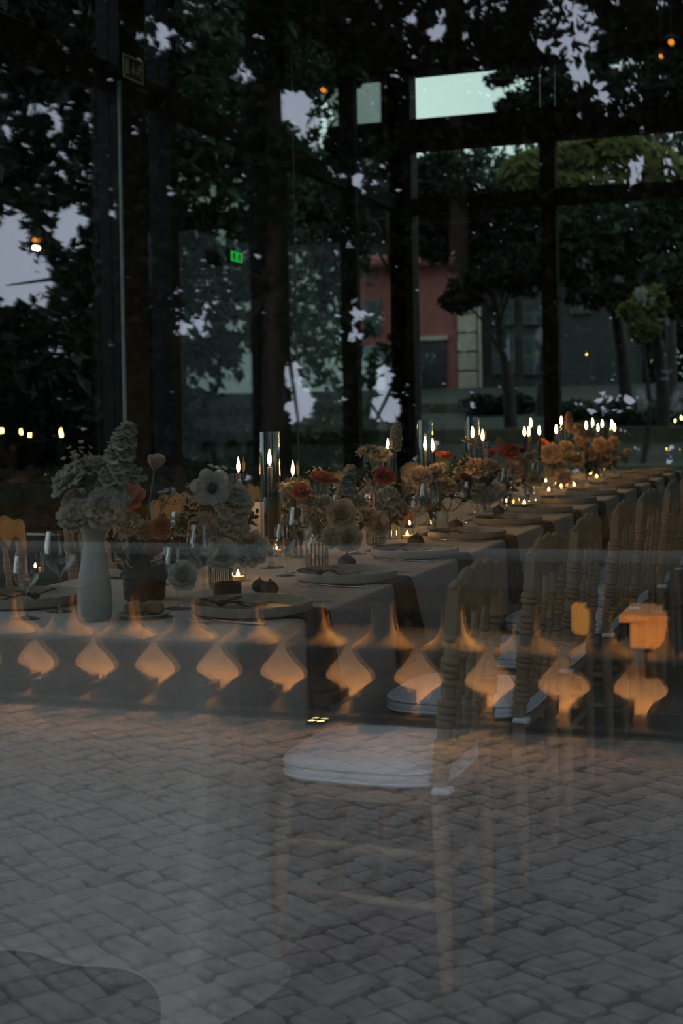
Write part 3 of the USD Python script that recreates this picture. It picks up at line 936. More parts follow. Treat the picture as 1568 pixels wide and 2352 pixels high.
def flower(kind, px, py, d, rad_px, mouth, label, group=None, face=None, spin=None):
    """a cut flower: its bloom at the given place, its stem curving down into the vase mouth. face: how far the bloom turns to the square"""
    B = spot(px, py, d)
    V = np.array(mouth, float)
    r = rad_px / FPX * d
    name, cat = KIND[kind.split("_")[0]]
    up = B - V
    up /= np.linalg.norm(up) + 1e-9
    toward = np.array([SY, -CY, .15])
    f = .35 if face is None else face
    n = (1 - f) * (up * .6 + [0, 0, .5]) + f * toward + rng.normal(0, .12, 3)
    n /= np.linalg.norm(n)
    t = thing(name, label, cat, B, None, group)
    R = turn([0, 0, 1], math.atan2(n[1], n[0])) @ turn([0, 1, 0], math.acos(n[2])) @ turn([0, 0, 1], rng.uniform(0, 6) if spin is None else spin)
    bl = UsdGeom.Xform.Define(stage, f"{t.GetPath()}/bloom" if "sprig" not in kind else f"{t.GetPath()}/foliage").GetPrim()
    put(bl, None, R, r)
    bl.GetReferences().AddInternalReference(_protos[kind].GetPath())
    bl.SetInstanceable(True)
    back = 1.5 if kind.startswith(("filler", "sprig", "dark", "grey")) else .02
    s0 = -n * r * back
    s3 = V - B + [0, 0, -.035]
    q = np.linspace(0, 1, 9)[:, None]
    c1, c2 = s0 - n * .35 * np.linalg.norm(s3), s3 + np.array([0, 0, .4]) * np.linalg.norm(s3)
    pts = (1 - q) ** 3 * s0 + 3 * (1 - q) ** 2 * q * c1 + 3 * (1 - q) * q * q * c2 + q ** 3 * s3
    pts[:, 2] = np.maximum(pts[:, 2], TZ + .012 - B[2])
    obj("flower_stem", tube(pts, .0022 if r < .03 else .0028, 6), "stem", t, True)
    return t


def vase(p, profile, m, n=28):
    obj("body", lathe(profile, n), m, p, 45)


def hollow(out, th):
    return out + [(max(r - th, .0005), z + (th if i == len(out) - 1 - 0 and z < .01 else 0)) for i, (r, z) in enumerate(out[::-1])] + [(0, out[0][1] + th)]


# the white ceramic vase
W0 = spot(210, 1420, 3.59)
t = thing("ceramic_vase", "tall matt white ceramic vase with a slim neck at the near end of the table", "vase", (W0[0], W0[1], TZ))
body = [(0, 0), (.036, 0), (.041, .006), (.044, .04), (.043, .08), (.038, .12), (.031, .16), (.026, .19), (.0265, .205), (.032, .226), (.034, .235)]
obj("body", lathe(body + [(.031, .234), (.024, .205), (.022, .19), (.03, .12), (.03, .05), (0, .045)], 36), "ceramic", t, 45)
MA = (W0[0], W0[1], TZ + .232)


def glass_vase(label, px, py, d, r, h, name="bud_vase", ribs=0, group=None, m="ware"):
    c = spot(px, py, d)
    t = thing(name, label, "vase", (c[0], c[1], TZ), None, group)
    prof = [(0, 0), (r * .9, 0), (r, .004), (r, h * .62), (r * .8, h * .75), (r * .55, h * .85), (r * .6, h * .95), (r * .66, h)] if h > .09 else [(0, 0), (r * .8, 0), (r * .95, .005), (r, h * .5), (r, h)]
    full = prof + [(x - .0025, z) for x, z in prof[::-1][:-2]] + [(r * .85, .006), (0, .006)]
    obj("body", lathe(full, 30), m, t, 45)
    if ribs:
        rb = [tube([(r * math.cos(a), r * math.sin(a), .006), (r * math.cos(a), r * math.sin(a), h * .6)], .0016, 5) for a in np.arange(ribs) * 2 * PI / ribs]
        obj("ribs", cat_(rb), m, t)
    return (c[0], c[1], TZ + h * .98)


MB = glass_vase("dark low bowl holding coral flowers and dark leaves, second bunch from the glass", 325, 1345, 3.98, .06, .085, "flower_bowl", m="black")
MC = glass_vase("clear ribbed bud vase under the white anemone bunch", 500, 1335, 4.22, .035, .12, ribs=18)
MD = glass_vase("clear ribbed bud vase holding coral and white flowers by the tall candle", 722, 1292, 4.72, .038, .13, ribs=18)
ME = glass_vase("clear bud vase under the grey-green scabious bunch beyond the third plate", 858, 1240, 5.5, .038, .12, ribs=14)
MF = glass_vase("clear bud vase under the blush bunch beside the fourth plate", 1005, 1222, 6.15, .040, .12)
MG = glass_vase("clear bud vase under the coral bunch in the middle of the table", 1160, 1162, 7.6, .042, .12)
MH = glass_vase("clear bud vase under the cream bunch before the far candles", 1285, 1118, 9.2, .042, .12)
MI = glass_vase("clear bud vase under the last blush bunch at the far end", 1375, 1088, 10.6, .042, .12)

A = "white vase"
F = flower
F("stock_white", 252, 1118, 3.6, 42, MA, "tall white stock flower rising right out of the white vase", face=.0, spin=1)
F("ruffled_white", 158, 1110, 3.58, 47, MA, "pale frilled flower at the far left of the white vase bunch", face=.3)
F("ruffled_whiter", 213, 1085, 3.62, 50, MA, "pale frilled flower at the top centre of the white vase bunch", face=.3)
F("ruffled_white", 280, 1100, 3.66, 48, MA, "white frilled flower below the tall stock in the white vase", face=.3)
F("ruffled_white", 232, 1172, 3.55, 50, MA, "large white frilled flower hanging over the white vase rim", face=.6)
F("ruffled_whiter", 172, 1188, 3.56, 42, MA, "white frilled flower low on the left of the white vase rim", face=.5)
F("rose_blush", 170, 1150, 3.62, 30, MA, "small blush rose between the white flowers of the tall vase", face=.4)
F("ruffled_whiter", 262, 1150, 3.58, 34, MA, "small white frilled flower low on the right of the white vase", face=.5)
F("filler_cream", 160, 1052, 3.62, 24, MA, "cream starry sprig at the upper left of the white vase", face=.1)
F("filler_cream", 190, 1045, 3.66, 24, MA, "cream starry sprig above the middle of the white vase", face=.1)
F("sprig", 255, 1060, 3.66, 26, MA, "small green leafy sprig beside the tall stock", face=.1)

F("open_coral", 292, 1150, 3.95, 44, MB, "large open coral flower right of the white vase", face=.6)
F("ruffled_cream", 290, 1205, 3.92, 32, MB, "amber frilled flower under the open coral flower", face=.5)
F("rose_coral", 367, 1214, 3.9, 24, MB, "small coral rose amid dark leaves left of the anemone", face=.8)
F("ruffled_blush", 332, 1222, 3.95, 27, MB, "dusky blush flower left of the small coral rose", face=.5)
F("rose_red", 345, 1262, 3.92, 22, MB, "dark pink rose low among the dark leaves", face=.6)
F("poppy_blush", 352, 1078, 4.0, 33, MB, "single pale pink poppy on a long thin stem", face=.15, spin=0)
F("filler_white", 374, 1140, 4.0, 26, MB, "white starry sprig below the pink poppy", face=.2)
F("filler_blush", 432, 1135, 4.05, 24, MB, "pinkish starry sprig just left of the anemone", face=.2)
F("filler_white", 402, 1205, 3.95, 26, MB, "white starry sprig right of the small coral rose", face=.3)
for i, (o, px, py) in enumerate(ranked(((272, 1262), (318, 1292), (372, 1300), (410, 1268), (425, 1195), (300, 1318), (352, 1330), (395, 1240)), 0)):
    F("dark_sprig", px, py, 3.9 + .03 * (i % 3), 36, MB, f"dark leafy sprig in the low black bowl, {o} from the left of eight", "dark leaves in the low bowl", face=.2)
F("rose_white", 414, 1322, 3.72, 34, MB, "white rose hanging low in front of the black votive bowl", face=.75)

F("anemone_white", 484, 1124, 4.1, 43, MC, "white anemone with a black eye facing the glass", face=.95)
F("filler_white", 490, 1082, 4.15, 24, MC, "white starry sprig right above the anemone", face=.1)
F("ruffled_white", 527, 1158, 4.12, 50, MC, "large white frilled flower right below the anemone", face=.45)
F("ruffled_blush", 458, 1212, 4.08, 38, MC, "blush frilled flower below left of the anemone", face=.5)
F("ruffled_whiter", 522, 1218, 4.1, 44, MC, "white frilled flower in the middle of the anemone bunch", face=.5)
F("ruffled_white", 566, 1262, 4.12, 44, MC, "white frilled flower low on the right of the anemone bunch", face=.5)
F("ruffled_whiter", 448, 1268, 4.08, 36, MC, "white frilled flower low on the left of the anemone bunch", face=.5)
F("rose_white", 505, 1275, 4.05, 36, MC, "white rose above the black votive bowl", face=.6)
F("sprig", 572, 1196, 4.15, 26, MC, "green leafy sprig in front of the pale card", face=.1)
F("grey_sprig", 448, 1180, 4.1, 26, MC, "narrow green leaves under the anemone", face=.1)

F("filler_cream", 668, 1118, 4.75, 24, MD, "cream starry sprig by the right-hand short candle", face=.1)
F("rose_coral", 690, 1136, 4.7, 24, MD, "small coral rose right of the tall glass candle", face=.5)
F("open_coral", 738, 1108, 4.78, 34, MD, "bright coral open flower above the cream roses", face=.35)
F("filler_white", 714, 1088, 4.82, 18, MD, "white starry sprig left of the bright coral flower", face=.1)
F("stock_white", 786, 1150, 4.8, 24, MD, "white stock flower right of the bright coral flower", face=.0)
F("ruffled_blush", 706, 1160, 4.7, 25, MD, "blush frilled flower under the small coral rose", face=.4)
F("ruffled_white", 740, 1160, 4.72, 25, MD, "white frilled flower under the bright coral flower", face=.4)
F("rose_cream", 776, 1184, 4.68, 35, MD, "large cream garden rose facing the glass above the second plate", face=.9)
F("ruffled_cream", 815, 1156, 4.78, 24, MD, "cream frilled flower right of the large garden rose", face=.5)
F("rose_white", 792, 1236, 4.66, 32, MD, "white rose below the large cream garden rose", face=.7)
F("ruffled_whiter", 752, 1236, 4.62, 24, MD, "small white frilled flower left of the low white rose", face=.6)
F("filler_cream", 684, 1190, 4.66, 20, MD, "cream starry sprig hanging behind the wine glass", face=.4)
F("sprig", 830, 1200, 4.85, 26, MD, "green leafy sprig behind the low white rose", face=.2)

F("ruffled_cream", 842, 1042, 5.5, 26, ME, "cream flower lit yellow by the candle behind it", face=.4)
F("open_cream", 870, 1050, 5.6, 28, ME, "cream open flower glowing beside the thin black candle", face=.5)
F("stock_white", 905, 1030, 5.6, 17, ME, "tall cream stock flower above the thin black candle", face=.0)
F("rose_red", 882, 1098, 5.45, 24, ME, "deep red rose under the glowing cream flowers", face=.5)
F("ruffled_blush", 842, 1142, 5.4, 24, ME, "dusty scabious-like flower left of its twin", face=.5)
F("ruffled_white", 888, 1142, 5.4, 27, ME, "dusty grey-white flower under the red rose", face=.5)
F("rose_white", 858, 1208, 5.3, 30, ME, "white rose low behind the third plate", face=.7)
F("rose_blush", 832, 1172, 5.35, 22, ME, "pale rose left of the low white rose behind the third plate", face=.6)
for i, (o, px, py) in enumerate(ranked(((822, 1100), (850, 1088), (908, 1118), (870, 1172), (918, 1160)), 0)):
    F("grey_sprig", px, py, 5.45 + .03 * i, 25, ME, f"grey-green leafy sprig in the scabious bunch, {o} from the left", "leaves of the scabious bunch", face=.2)

F("ruffled_blush", 962, 1100, 6.1, 30, MF, "blush frilled flower at the left of the bunch by the fourth plate", face=.5)
F("ruffled_blush", 968, 1146, 6.05, 28, MF, "blush frilled flower low in the bunch by the fourth plate", face=.6)
F("ruffled_cream", 1002, 1088, 6.15, 27, MF, "cream frilled flower at the top of the bunch by the fourth plate", face=.4)
F("rose_coral", 1016, 1052, 6.5, 20, MF, "coral rose glowing next to the tall glass candle pair", face=.4)
F("ruffled_white", 1082, 1022, 6.6, 22, MF, "pale flower under the tall round glass candle", face=.3)
F("ruffled_blush", 1090, 1078, 6.4, 27, MF, "blush frilled flower right of the dark leaves", face=.5)
F("rose_red", 1064, 1102, 6.3, 17, MF, "dark red rose amid the leaves by the fourth plate", face=.5)
F("ruffled_white", 1105, 1138, 6.4, 30, MF, "greyish white flower above the fifth plate", face=.5)
F("stock_white", 1050, 1085, 6.4, 14, MF, "slim white stock right of the glowing coral rose", face=.0)
for i, (o, px, py) in enumerate(ranked(((1035, 1075), (1060, 1062), (1040, 1130), (1070, 1140), (1125, 1100)), 0)):
    F("dark_sprig" if i > 1 else "grey_sprig", px, py, 6.25 + .03 * i, 24, MF, f"leafy sprig in the bunch by the fourth plate, {o} from the left", "leaves of the bunch by the fourth plate", face=.2)

F("ruffled_coral", 1168, 1040, 7.7, 24, MG, "bright coral frilled flower in the middle of the table", face=.4)
F("stock_blush", 1150, 1040, 7.8, 11, MG, "slim blush stock beside the bright coral flower", face=.0)
F("rose_coral", 1122, 1046, 7.6, 18, MG, "coral rose left of the bright coral flower", face=.5)
F("rose_coral", 1190, 1040, 7.8, 16, MG, "coral rose right of the bright coral flower", face=.5)
for i, (o, k, px, py, r) in enumerate(ranked((("ruffled_blush", 1172, 1082, 27), ("ruffled_white", 1212, 1100, 26), ("ruffled_blush", 1150, 1112, 24), ("ruffled_cream", 1195, 1070, 22), ("rose_blush", 1135, 1085, 20)), 1)):
    F(k, px, py, 7.6 + .04 * i, r, MG, f"{kind_words(k)} of the coral mid-table bunch, {o} from the left", "pale flowers of the coral bunch", face=.5)
for i, (o, k, px, py, r) in enumerate(ranked((("ruffled_blush", 1264, 1042, 24), ("ruffled_cream", 1276, 1080, 25), ("ruffled_cream", 1312, 1056, 24), ("rose_cream", 1298, 1030, 18), ("ruffled_white", 1250, 1075, 20), ("rose_coral", 1245, 1022, 13), ("ruffled_cream", 1322, 992, 22), ("ruffled_blush", 1330, 1030, 18), ("ruffled_cream", 1350, 1000, 16)), 1)):
    F(k, px, py, 9.1 + .08 * i, r, MH, f"{kind_words(k)} of the bunch before the far candles, {o} from the left", "flowers before the far candles", face=.5)
F("stock_blush", 1306, 985, 9.3, 11, MH, "slim blush stock standing highest before the far candles", face=.0)
for i, (o, k, px, py, r) in enumerate(ranked((("ruffled_blush", 1376, 1022, 18), ("ruffled_blush", 1352, 1046, 18), ("ruffled_cream", 1400, 1042, 17), ("ruffled_white", 1428, 1052, 16), ("rose_blush", 1385, 1056, 15), ("ruffled_blush", 1408, 1015, 14), ("ruffled_white", 1440, 1040, 12)), 1)):
    F(k, px, py, 10.4 + .08 * i, r, MI, f"small {kind_words(k)} of the last bunch, {o} from the left", "flowers of the last bunch", face=.5)

for i, (o, k, px, py, d, r, m) in enumerate(ranked((("sprig", 655, 1165, 4.8, 26, MD), ("sprig", 700, 1205, 4.75, 24, MD), ("grey_sprig", 760, 1130, 4.9, 26, MD), ("filler_blush", 812, 1118, 4.95, 22, MD), ("grey_sprig", 800, 1195, 4.85, 26, MD),
                                                  ("ruffled_blush", 840, 1190, 5.2, 26, ME), ("sprig", 905, 1195, 5.5, 24, ME), ("filler_cream", 925, 1115, 5.7, 22, ME), ("grey_sprig", 935, 1150, 5.7, 26, ME), ("ruffled_white", 912, 1168, 5.5, 24, ME),
                                                  ("grey_sprig", 985, 1170, 6.1, 26, MF), ("ruffled_cream", 1022, 1120, 6.2, 26, MF)), 1)):
    F(k, px, py, d, r, m, f"{'small leafy twig' if 'sprig' in k and 'filler' not in k else kind_words(k)} filling the near bunches, {o} of twelve from the left", "fill of the near bunches", face=.4)
for i, (o, k, px, py, d, r, m) in enumerate(ranked((("rose_blush", 1040, 1100, 6.4, 20, MF), ("ruffled_blush", 1120, 1075, 6.9, 24, MG), ("grey_sprig", 1100, 1110, 6.8, 26, MG), ("ruffled_white", 1135, 1130, 7.2, 24, MG), ("sprig", 1180, 1118, 7.6, 24, MG), ("ruffled_cream", 1222, 1075, 8.2, 22, MG),
                                                  ("filler_blush", 1205, 1050, 8.2, 18, MG), ("grey_sprig", 1235, 1100, 8.8, 20, MH), ("ruffled_blush", 1290, 1095, 9.0, 18, MH), ("ruffled_white", 1325, 1078, 9.6, 18, MH), ("grey_sprig", 1345, 1075, 9.8, 20, MI), ("ruffled_blush", 1335, 1010, 10.2, 16, MI)), 1)):
    F(k, px, py, d, r, m, f"{'small leafy twig' if 'sprig' in k and 'filler' not in k else kind_words(k)} filling the far bunches, {o} of twelve from the left", "fill of the far bunches", face=.4)


# ================================================================ CANDLES
def flame_mesh(h, r):
    z = np.linspace(0, 1, 9)
    return lathe([(r * math.sin(min(q / .35, 1) * PI / 2) ** .8 * (1 - max(0, (q - .35) / .65) ** 1.3) * 1.0, q * h) for q in z], 10)


def candle(px, py, d, label, kind, group=None, top=None, low=None):
    """(px, py): the foot of the flame. kind: tall = in a tall glass tube on a glass foot, tube = in a glass tube shorter than the candle, bare = on a small holder"""
    c = spot(px, py, d)
    H = c[2] - TZ
    t = thing("taper_candle", label, "candle", (c[0], c[1], TZ), None, group)
    base = .10 if kind == "tall" else .035
    obj("candle_stick", lathe([(0, base), (.0105, base), (.0100, H - .008), (.007, H - .004), (0, H - .006)], 14), "wax", t, 40)
    obj("wick", tube([(0, 0, H - .008), (.001, 0, H + .005)], .0009, 5), "wick", t)
    f = flame_mesh(.058, .0072)
    f.apply_translation([0, 0, H - .001])
    obj("flame", f, "flame", t, True)
    if kind == "tall":
        obj("holder", lathe([(0, 0), (.042, 0), (.042, .004), (.02, .010), (.007, .018), (.006, .035), (.016, .047), (.016, .053), (.006, .062), (.007, .075), (.018, .088), (.038, .097), (.038, .102), (0, .102)], 30), "ware", t, 40)
        z1 = (top if top else H + .12)
        obj("glass_tube", lathe([(.0345, .103), (.0345, z1), (.0322, z1), (.0322, .103)], 36), "ware", t, 40)
    elif kind == "tube":
        obj("holder", lathe([(0, 0), (.03, 0), (.03, .006), (.012, .010), (.0115, .035), (0, .035)], 20), "metal", t, 40)
        z1 = H - .004
        obj("glass_tube", lathe([(.0355, .0), (.0355, z1), (.0332, z1), (.0332, .004), (0, .004)], 36), "ware", t, 40)
    else:
        obj("holder", lathe([(0, 0), (.032, 0), (.032, .004), (.008, .010), (.012, .030), (.014, .05), (.0108, .05), (.0108, .034), (0, .034)], 20), "metal", t, 40)
    return t


candle(617, 1070, 4.76, "black candle in the tallest near glass tube on a clear glass foot", "tall", top=.455)
candle(545, 1085, 5.2, "black candle in a short glass tube left of the tall one", "tube")
candle(670, 1093, 5.1, "black candle in a short glass tube right of the tall one", "tube")
candle(889, 1038, 5.75, "thin black candle in front of the glowing cream flowers", "tube")
candle(975, 1033, 6.4, "black candle inside a tall glass tube beside the coral rose", "tall", top=.475)
candle(992, 1036, 6.2, "black candle just right of the tall glass tube by the coral rose", "bare")
candle(1084, 1005, 7.0, "black candle in the tall glass tube in the middle of the table", "tall", top=.485)
candle(1107, 1012, 7.2, "black candle in a short glass tube right of the middle tall tube", "tube")
candle(1218, 981, 8.7, "tallest of the three candles left of the far flowers", "bare")
candle(1203, 1001, 8.5, "left low one of the three candles left of the far flowers", "bare")
candle(1213, 1001, 8.7, "right low one of the three candles left of the far flowers", "bare")
candle(1237, 998, 9.3, "small candle just right of the group of three", "bare")
for i, (o, px, py, d) in enumerate(ranked(((1288, 975, 9.9), (1276, 995, 9.4), (1345, 985, 10.2), (1360, 978, 10.5), (1382, 981, 10.8), (1410, 989, 11.0), (1404, 980, 11.4), (1372, 990, 11.3)), 0)):
    candle(px, py, d, f"black taper candle at the far end, {o} from the left of eight", "bare" if i % 3 else "tube", "far candles on the table")


def tealight(px, py, d, label, group=None, glass=True):
    c = spot(px, py, d)
    t = thing("tealight", label, "candle", (c[0], c[1], TZ), None, group)
    obj("wax", lathe([(0, .001), (.018, .001), (.019, .014), (.017, .013), (0, .012)], 18), "ivory", t, 40)
    f = flame_mesh(.020, .0055)
    f.apply_translation([0, 0, .013])
    obj("flame", f, "tealight", t, True)
    if glass:
        obj("votive_glass", lathe([(0, 0), (.027, 0), (.030, .06), (.0285, .06), (.0255, .0008), (0, .0008)], 24), "ware", t, 40)
    return t


tealight(930, 1212, 5.75, "tealight right behind the third plate")
tealight(936, 1184, 6.3, "tealight beside the orange fruit behind the third plate")
tealight(1160, 1140, 7.75, "left tealight of the pair behind the sixth plate")
tealight(1200, 1138, 7.6, "right tealight of the pair behind the sixth plate")
tealight(540, 1312, 4.4, "tealight behind the black votive bowl")
tealight(628, 1262, 5.25, "tealight behind the foot of the tall glass candle")
for i, (o, px, py, d) in enumerate(ranked(((1257, 1099, 8.8), (1285, 1091, 9.2), (1315, 1094, 9.3), (1367, 1074, 10.4), (1250, 1080, 9.9), (1290, 1066, 10.8), (1353, 1070, 10.9)), 0)):
    tealight(px, py, d, f"tealight burning low among the far flowers, {o} from the left of seven", "far tealights on the table")
tealight(75, 1350, 4.75, "tealight at the left edge of the view between the wine glasses")
c = spot(515, 1345, 4.05)
t = thing("votive_bowl", "small black votive bowl behind the first plate", "bowl", (c[0], c[1], TZ))
obj("body", lathe([(0, 0), (.036, 0), (.040, .004), (.040, .036), (.037, .036), (.037, .008), (0, .008)], 30), "black", t, 40)

# small things on the table
for i, (px, py, d, r, lab) in enumerate(((588, 1322, 4.1, .022, "dark fig left of the foot of the tall candle"), (612, 1328, 4.0, .026, "dark fig halved, in front of the foot of the tall candle"), (790, 1272, 4.62, .030, "dark fruit lying behind the second plate"),
                                         (1042, 1196, 6.0, .032, "dark pomegranate behind the fourth plate"), (1140, 1160, 6.9, .03, "dark pomegranate behind the fifth plate"), (950, 1225, 5.3, .032, "dark fig at the left rim of the third plate"))):
    c = spot(px, py, d)
    t = thing("fig", lab, "fruit", (c[0], c[1], TZ))
    obj("body", blob((0, 0, r * .85), (r, r, r * .9), i + 3, 3, .14), "fig", t, True)
    obj("fruit_stem", tube([(0, 0, r * 1.6), (r * .15, 0, r * 1.95)], [r * .2, r * .12], 8), "fig", t)
c = spot(930, 1170, 6.45)
t = thing("orange_fruit", "orange fruit behind the tealights of the third plate", "fruit", (c[0], c[1], TZ))
obj("body", blob((0, 0, .032), (.036, .036, .034), 2, 3, .05), "coral", t, True)
c = spot(322, 1406, 3.62)
t = thing("side_plate", "small pale side plate at the near end of the table", "plate", (c[0], c[1], TZ))
obj("base", lathe([(0, 0), (.04, 0), (.06, .006), (.067, .012), (.066, .014), (.058, .009), (.04, .004), (0, .004)], 40), "ceramic", t, 40)
for i, (dx, dy) in enumerate(((-.022, 0), (.022, .012))):
    t = thing("bread_roll", f"{('left', 'right')[i]} of two dark bread rolls on the small side plate", "bread", (c[0] + dx, c[1] + dy, TZ + .006))
    obj("crust", blob((0, 0, .019), (.030, .020, .019), 9 + i, 3, .18), "bread", t, True)
c = spot(571, 1214, 5.0)
t = thing("table_card", "pale upright card behind the short left candle and the leafy sprig", "card", (c[0], c[1], TZ), .25)
obj("sheet", bx(-.048, .048, -.0008, .0008, .012, .205), "card", t)
obj("card_holder", bevel(-.03, .03, -.012, .012, 0, .016, .002), "metal", t)


# ================================================================ OUTSIDE: trees, hedge, buildings
def leaves(P, size, rng, flat=.0, aspect=.5):
    """one leaf (two triangles, a little folded) at each point"""
    n = len(P)
    a = rng.normal(0, 1, (n, 3))
    a[:, 2] *= 1 - flat
    a /= np.linalg.norm(a, axis=1, keepdims=True)
    b = np.cross(a, rng.normal(0, 1, (n, 3)) * [1 - flat, 1 - flat, 1])
    b /= np.linalg.norm(b, axis=1, keepdims=True) + 1e-9
    c = np.cross(a, b)
    s = size * rng.uniform(.6, 1.3, n)[:, None]
    v = np.stack([P - a * s * .5, P + b * s * aspect * .5 + c * s * .08, P + a * s * .5, P - b * s * aspect * .5 + c * s * .08], 1).reshape(-1, 3)
    i = np.arange(n)[:, None] * 4
    return trimesh.Trimesh(v, np.vstack([i + [0, 1, 2], i + [0, 2, 3]]), process=False)


def in_balls(balls, n, rng, shell=.35):
    """n points spread over ellipsoids (centre, radii), denser towards their rims, in twig-sized tufts"""
    vol = np.array([np.prod(b[1]) ** (2 / 3) for b in balls])
    pick = rng.choice(len(balls), n // 6, p=vol / vol.sum())
    d = rng.normal(0, 1, (len(pick), 3))
    d /= np.linalg.norm(d, axis=1, keepdims=True)
    q = rng.uniform(shell, 1, len(pick))[:, None] ** .6
    C, R = np.array([b[0] for b in balls])[pick], np.array([b[1] for b in balls])[pick]
    P = C + d * q * R
    P = np.repeat(P, 6, 0) + rng.normal(0, 1, (len(P) * 6, 3)) * (R.min() * .10)
    return P


def tree(name, label, base, balls, n, size, m, rng, group=None, keep=None, trunk=.14, flat=0.0, aspect=.5):
    base = np.array(base, float)
    t = thing(name, label, "tree", base, None, group)
    balls = [(np.array(c, float), np.array(r, float)) for c, r in balls]
    P = in_balls(balls, n, rng)
    if keep is not None:
        P = P[keep(P)]
    P = P[P[:, 2] > base[2] + .05]
    obj("crown", leaves(P - base, size, rng, flat, aspect), m, t)
    top = np.mean([c for c, _ in balls], 0)
    ht = max(c[2] for c, _ in balls)
    q = np.linspace(0, 1, 8)[:, None]
    mid = base * (1 - q) + np.array([top[0], top[1], ht]) * q
    mid[:, :2] += np.column_stack([.12 * np.sin(q[:, 0] * 4), .1 * np.sin(q[:, 0] * 5 + 1)])
    obj("trunk", tube(mid - base, trunk * (1 - .75 * q[:, 0]), 9), "bark", t, True)
    for c, r in balls[:14]:
        k = min(6, max(2, int((c[2] - base[2]) / max(ht - base[2], .1) * 5)))
        s = mid[k]
        obj("branch", tube(np.array([s, (s + c) / 2 + [0, 0, .15], c]) - base, [trunk * .3, trunk * .18, trunk * .06], 6), "bark", t, True)
    return t


rng = np.random.default_rng(77)
# --- behind the photographer: a loose row of garden trees against the bright western sky, mirrored in the front pane
ROW = 13.2                                                # distance of their mirror image
openings = []
for px, py, rx, ry, p in ((18, 590, 62, 95, 1), (85, 640, 48, 55, .95), (160, 520, 45, 42, 1), (90, 720, 95, 34, .7), (28, 290, 42, 66, .75), (92, 245, 34, 22, .9), (45, 250, 30, 25, .8),
                          (572, 162, 30, 24, .95), (690, 245, 36, 30, 1), (738, 300, 38, 40, .9), (655, 235, 18, 25, .9), (815, 402, 34, 14, 1), (798, 470, 14, 60, .7), (812, 560, 22, 22, .8),
                          (903, 665, 20, 9, 1), (832, 722, 38, 15, 1), (822, 768, 30, 14, 1), (830, 690, 22, 10, .9), (668, 868, 36, 44, 1), (690, 930, 38, 42, 1), (882, 880, 34, 44, 1), (880, 945, 36, 25, 1), (795, 885, 28, 30, .6),
                          (1020, 55, 28, 38, .95), (1070, 190, 60, 60, .6), (1300, 45, 62, 62, .85), (1345, 120, 34, 80, .9), (1350, 182, 34, 22, 1), (1480, 395, 75, 32, .7), (1505, 360, 30, 18, .9),
                          (868, 425, 36, 12, .9), (460, 690, 58, 30, .7), (452, 756, 48, 22, .9), (565, 715, 34, 30, .6), (1390, 925, 55, 26, .9), (1065, 910, 26, 18, .9), (365, 82, 50, 40, .8), (445, 12, 48, 22, .9),
                          (1120, 10, 60, 30, .7), (1440, 240, 60, 30, .35), (1010, 230, 40, 60, .5), (640, 560, 30, 90, .35), (300, 330, 90, 60, .15), (870, 20, 40, 50, .4), (950, 140, 60, 40, .5), (1200, 880, 60, 20, .5)):
    x = lateral(px, ROW)
    d = -x * SY + ROW * CY
    openings.append((x, EYE - (py - (HOR - .01746 * (px - 784))) / FPX * d, rx / FPX * d, ry / FPX * d, p))
openings = np.array(openings)
openings[:, 2:4] *= 1.35


def keep_open(P):
    """false where the row of trees is open"""
    d = ((P[:, None, 0] - openings[None, :, 0]) / openings[None, :, 2]) ** 2 + ((P[:, None, 2] - openings[None, :, 1]) / openings[None, :, 3]) ** 2
    d += (meshkit.fbm(P * 2.6, 4, 4)[:, None] - .5) * 2.1
    gone = ((d < 1) * openings[None, :, 4]).max(1)
    return rng.uniform(0, 1, len(P)) > gone


RY = 3 - ROW
kinds = [("leaf_dark", "dark broad-leaved tree behind the balustrade, mirrored in the glass"), ("leaf_mid", "mid green tree behind the balustrade, mirrored in the glass")]
for i, x in enumerate((-12.2, -9.8, -7.6, -5.6, -3.7, -1.9, .2, 2.6)):
    base = (x + .2, RY + rng.uniform(-.15, .15), -.02)
    balls = []
    for zz in np.arange(.7, 9.2, .72):
        for xx in (-1.0, -.3, .4, 1.1):
            balls.append(((x + xx + rng.normal(0, .15), RY + rng.normal(0, .1), zz + rng.normal(0, .15)), np.array([.75, .26, .62]) * rng.uniform(.85, 1.2)))
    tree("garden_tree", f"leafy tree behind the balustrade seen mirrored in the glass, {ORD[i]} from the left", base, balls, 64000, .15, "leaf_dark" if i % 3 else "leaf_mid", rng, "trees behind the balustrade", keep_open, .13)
# far side of the square, a lower band of shrubs, and the clipped hedge right behind the lamps
hx = np.linspace(-7.5, 3.2, 12)
t = thing("hedge", "dark clipped hedge behind the garden lamps, mirrored in the glass", "hedge", (-2, -5.3, 0))
obj("foliage", leaves(np.column_stack([rng.uniform(-6, 5.4, 26000), rng.uniform(-.5, .5, 26000), rng.uniform(0, 1, 26000) ** .8 * .92]), .07, rng), "leaf_dark", t)
obj("core", bevel(-5.9, 5.3, -.38, .38, 0, .82, .1), "leaf_dark", t)
for i in range(9):
    obj("hedge_stem", tube([(-5.5 + 1.3 * i, 0, -.02), (-5.5 + 1.3 * i, 0, .5)], [.03, .02], 6), "bark", t)

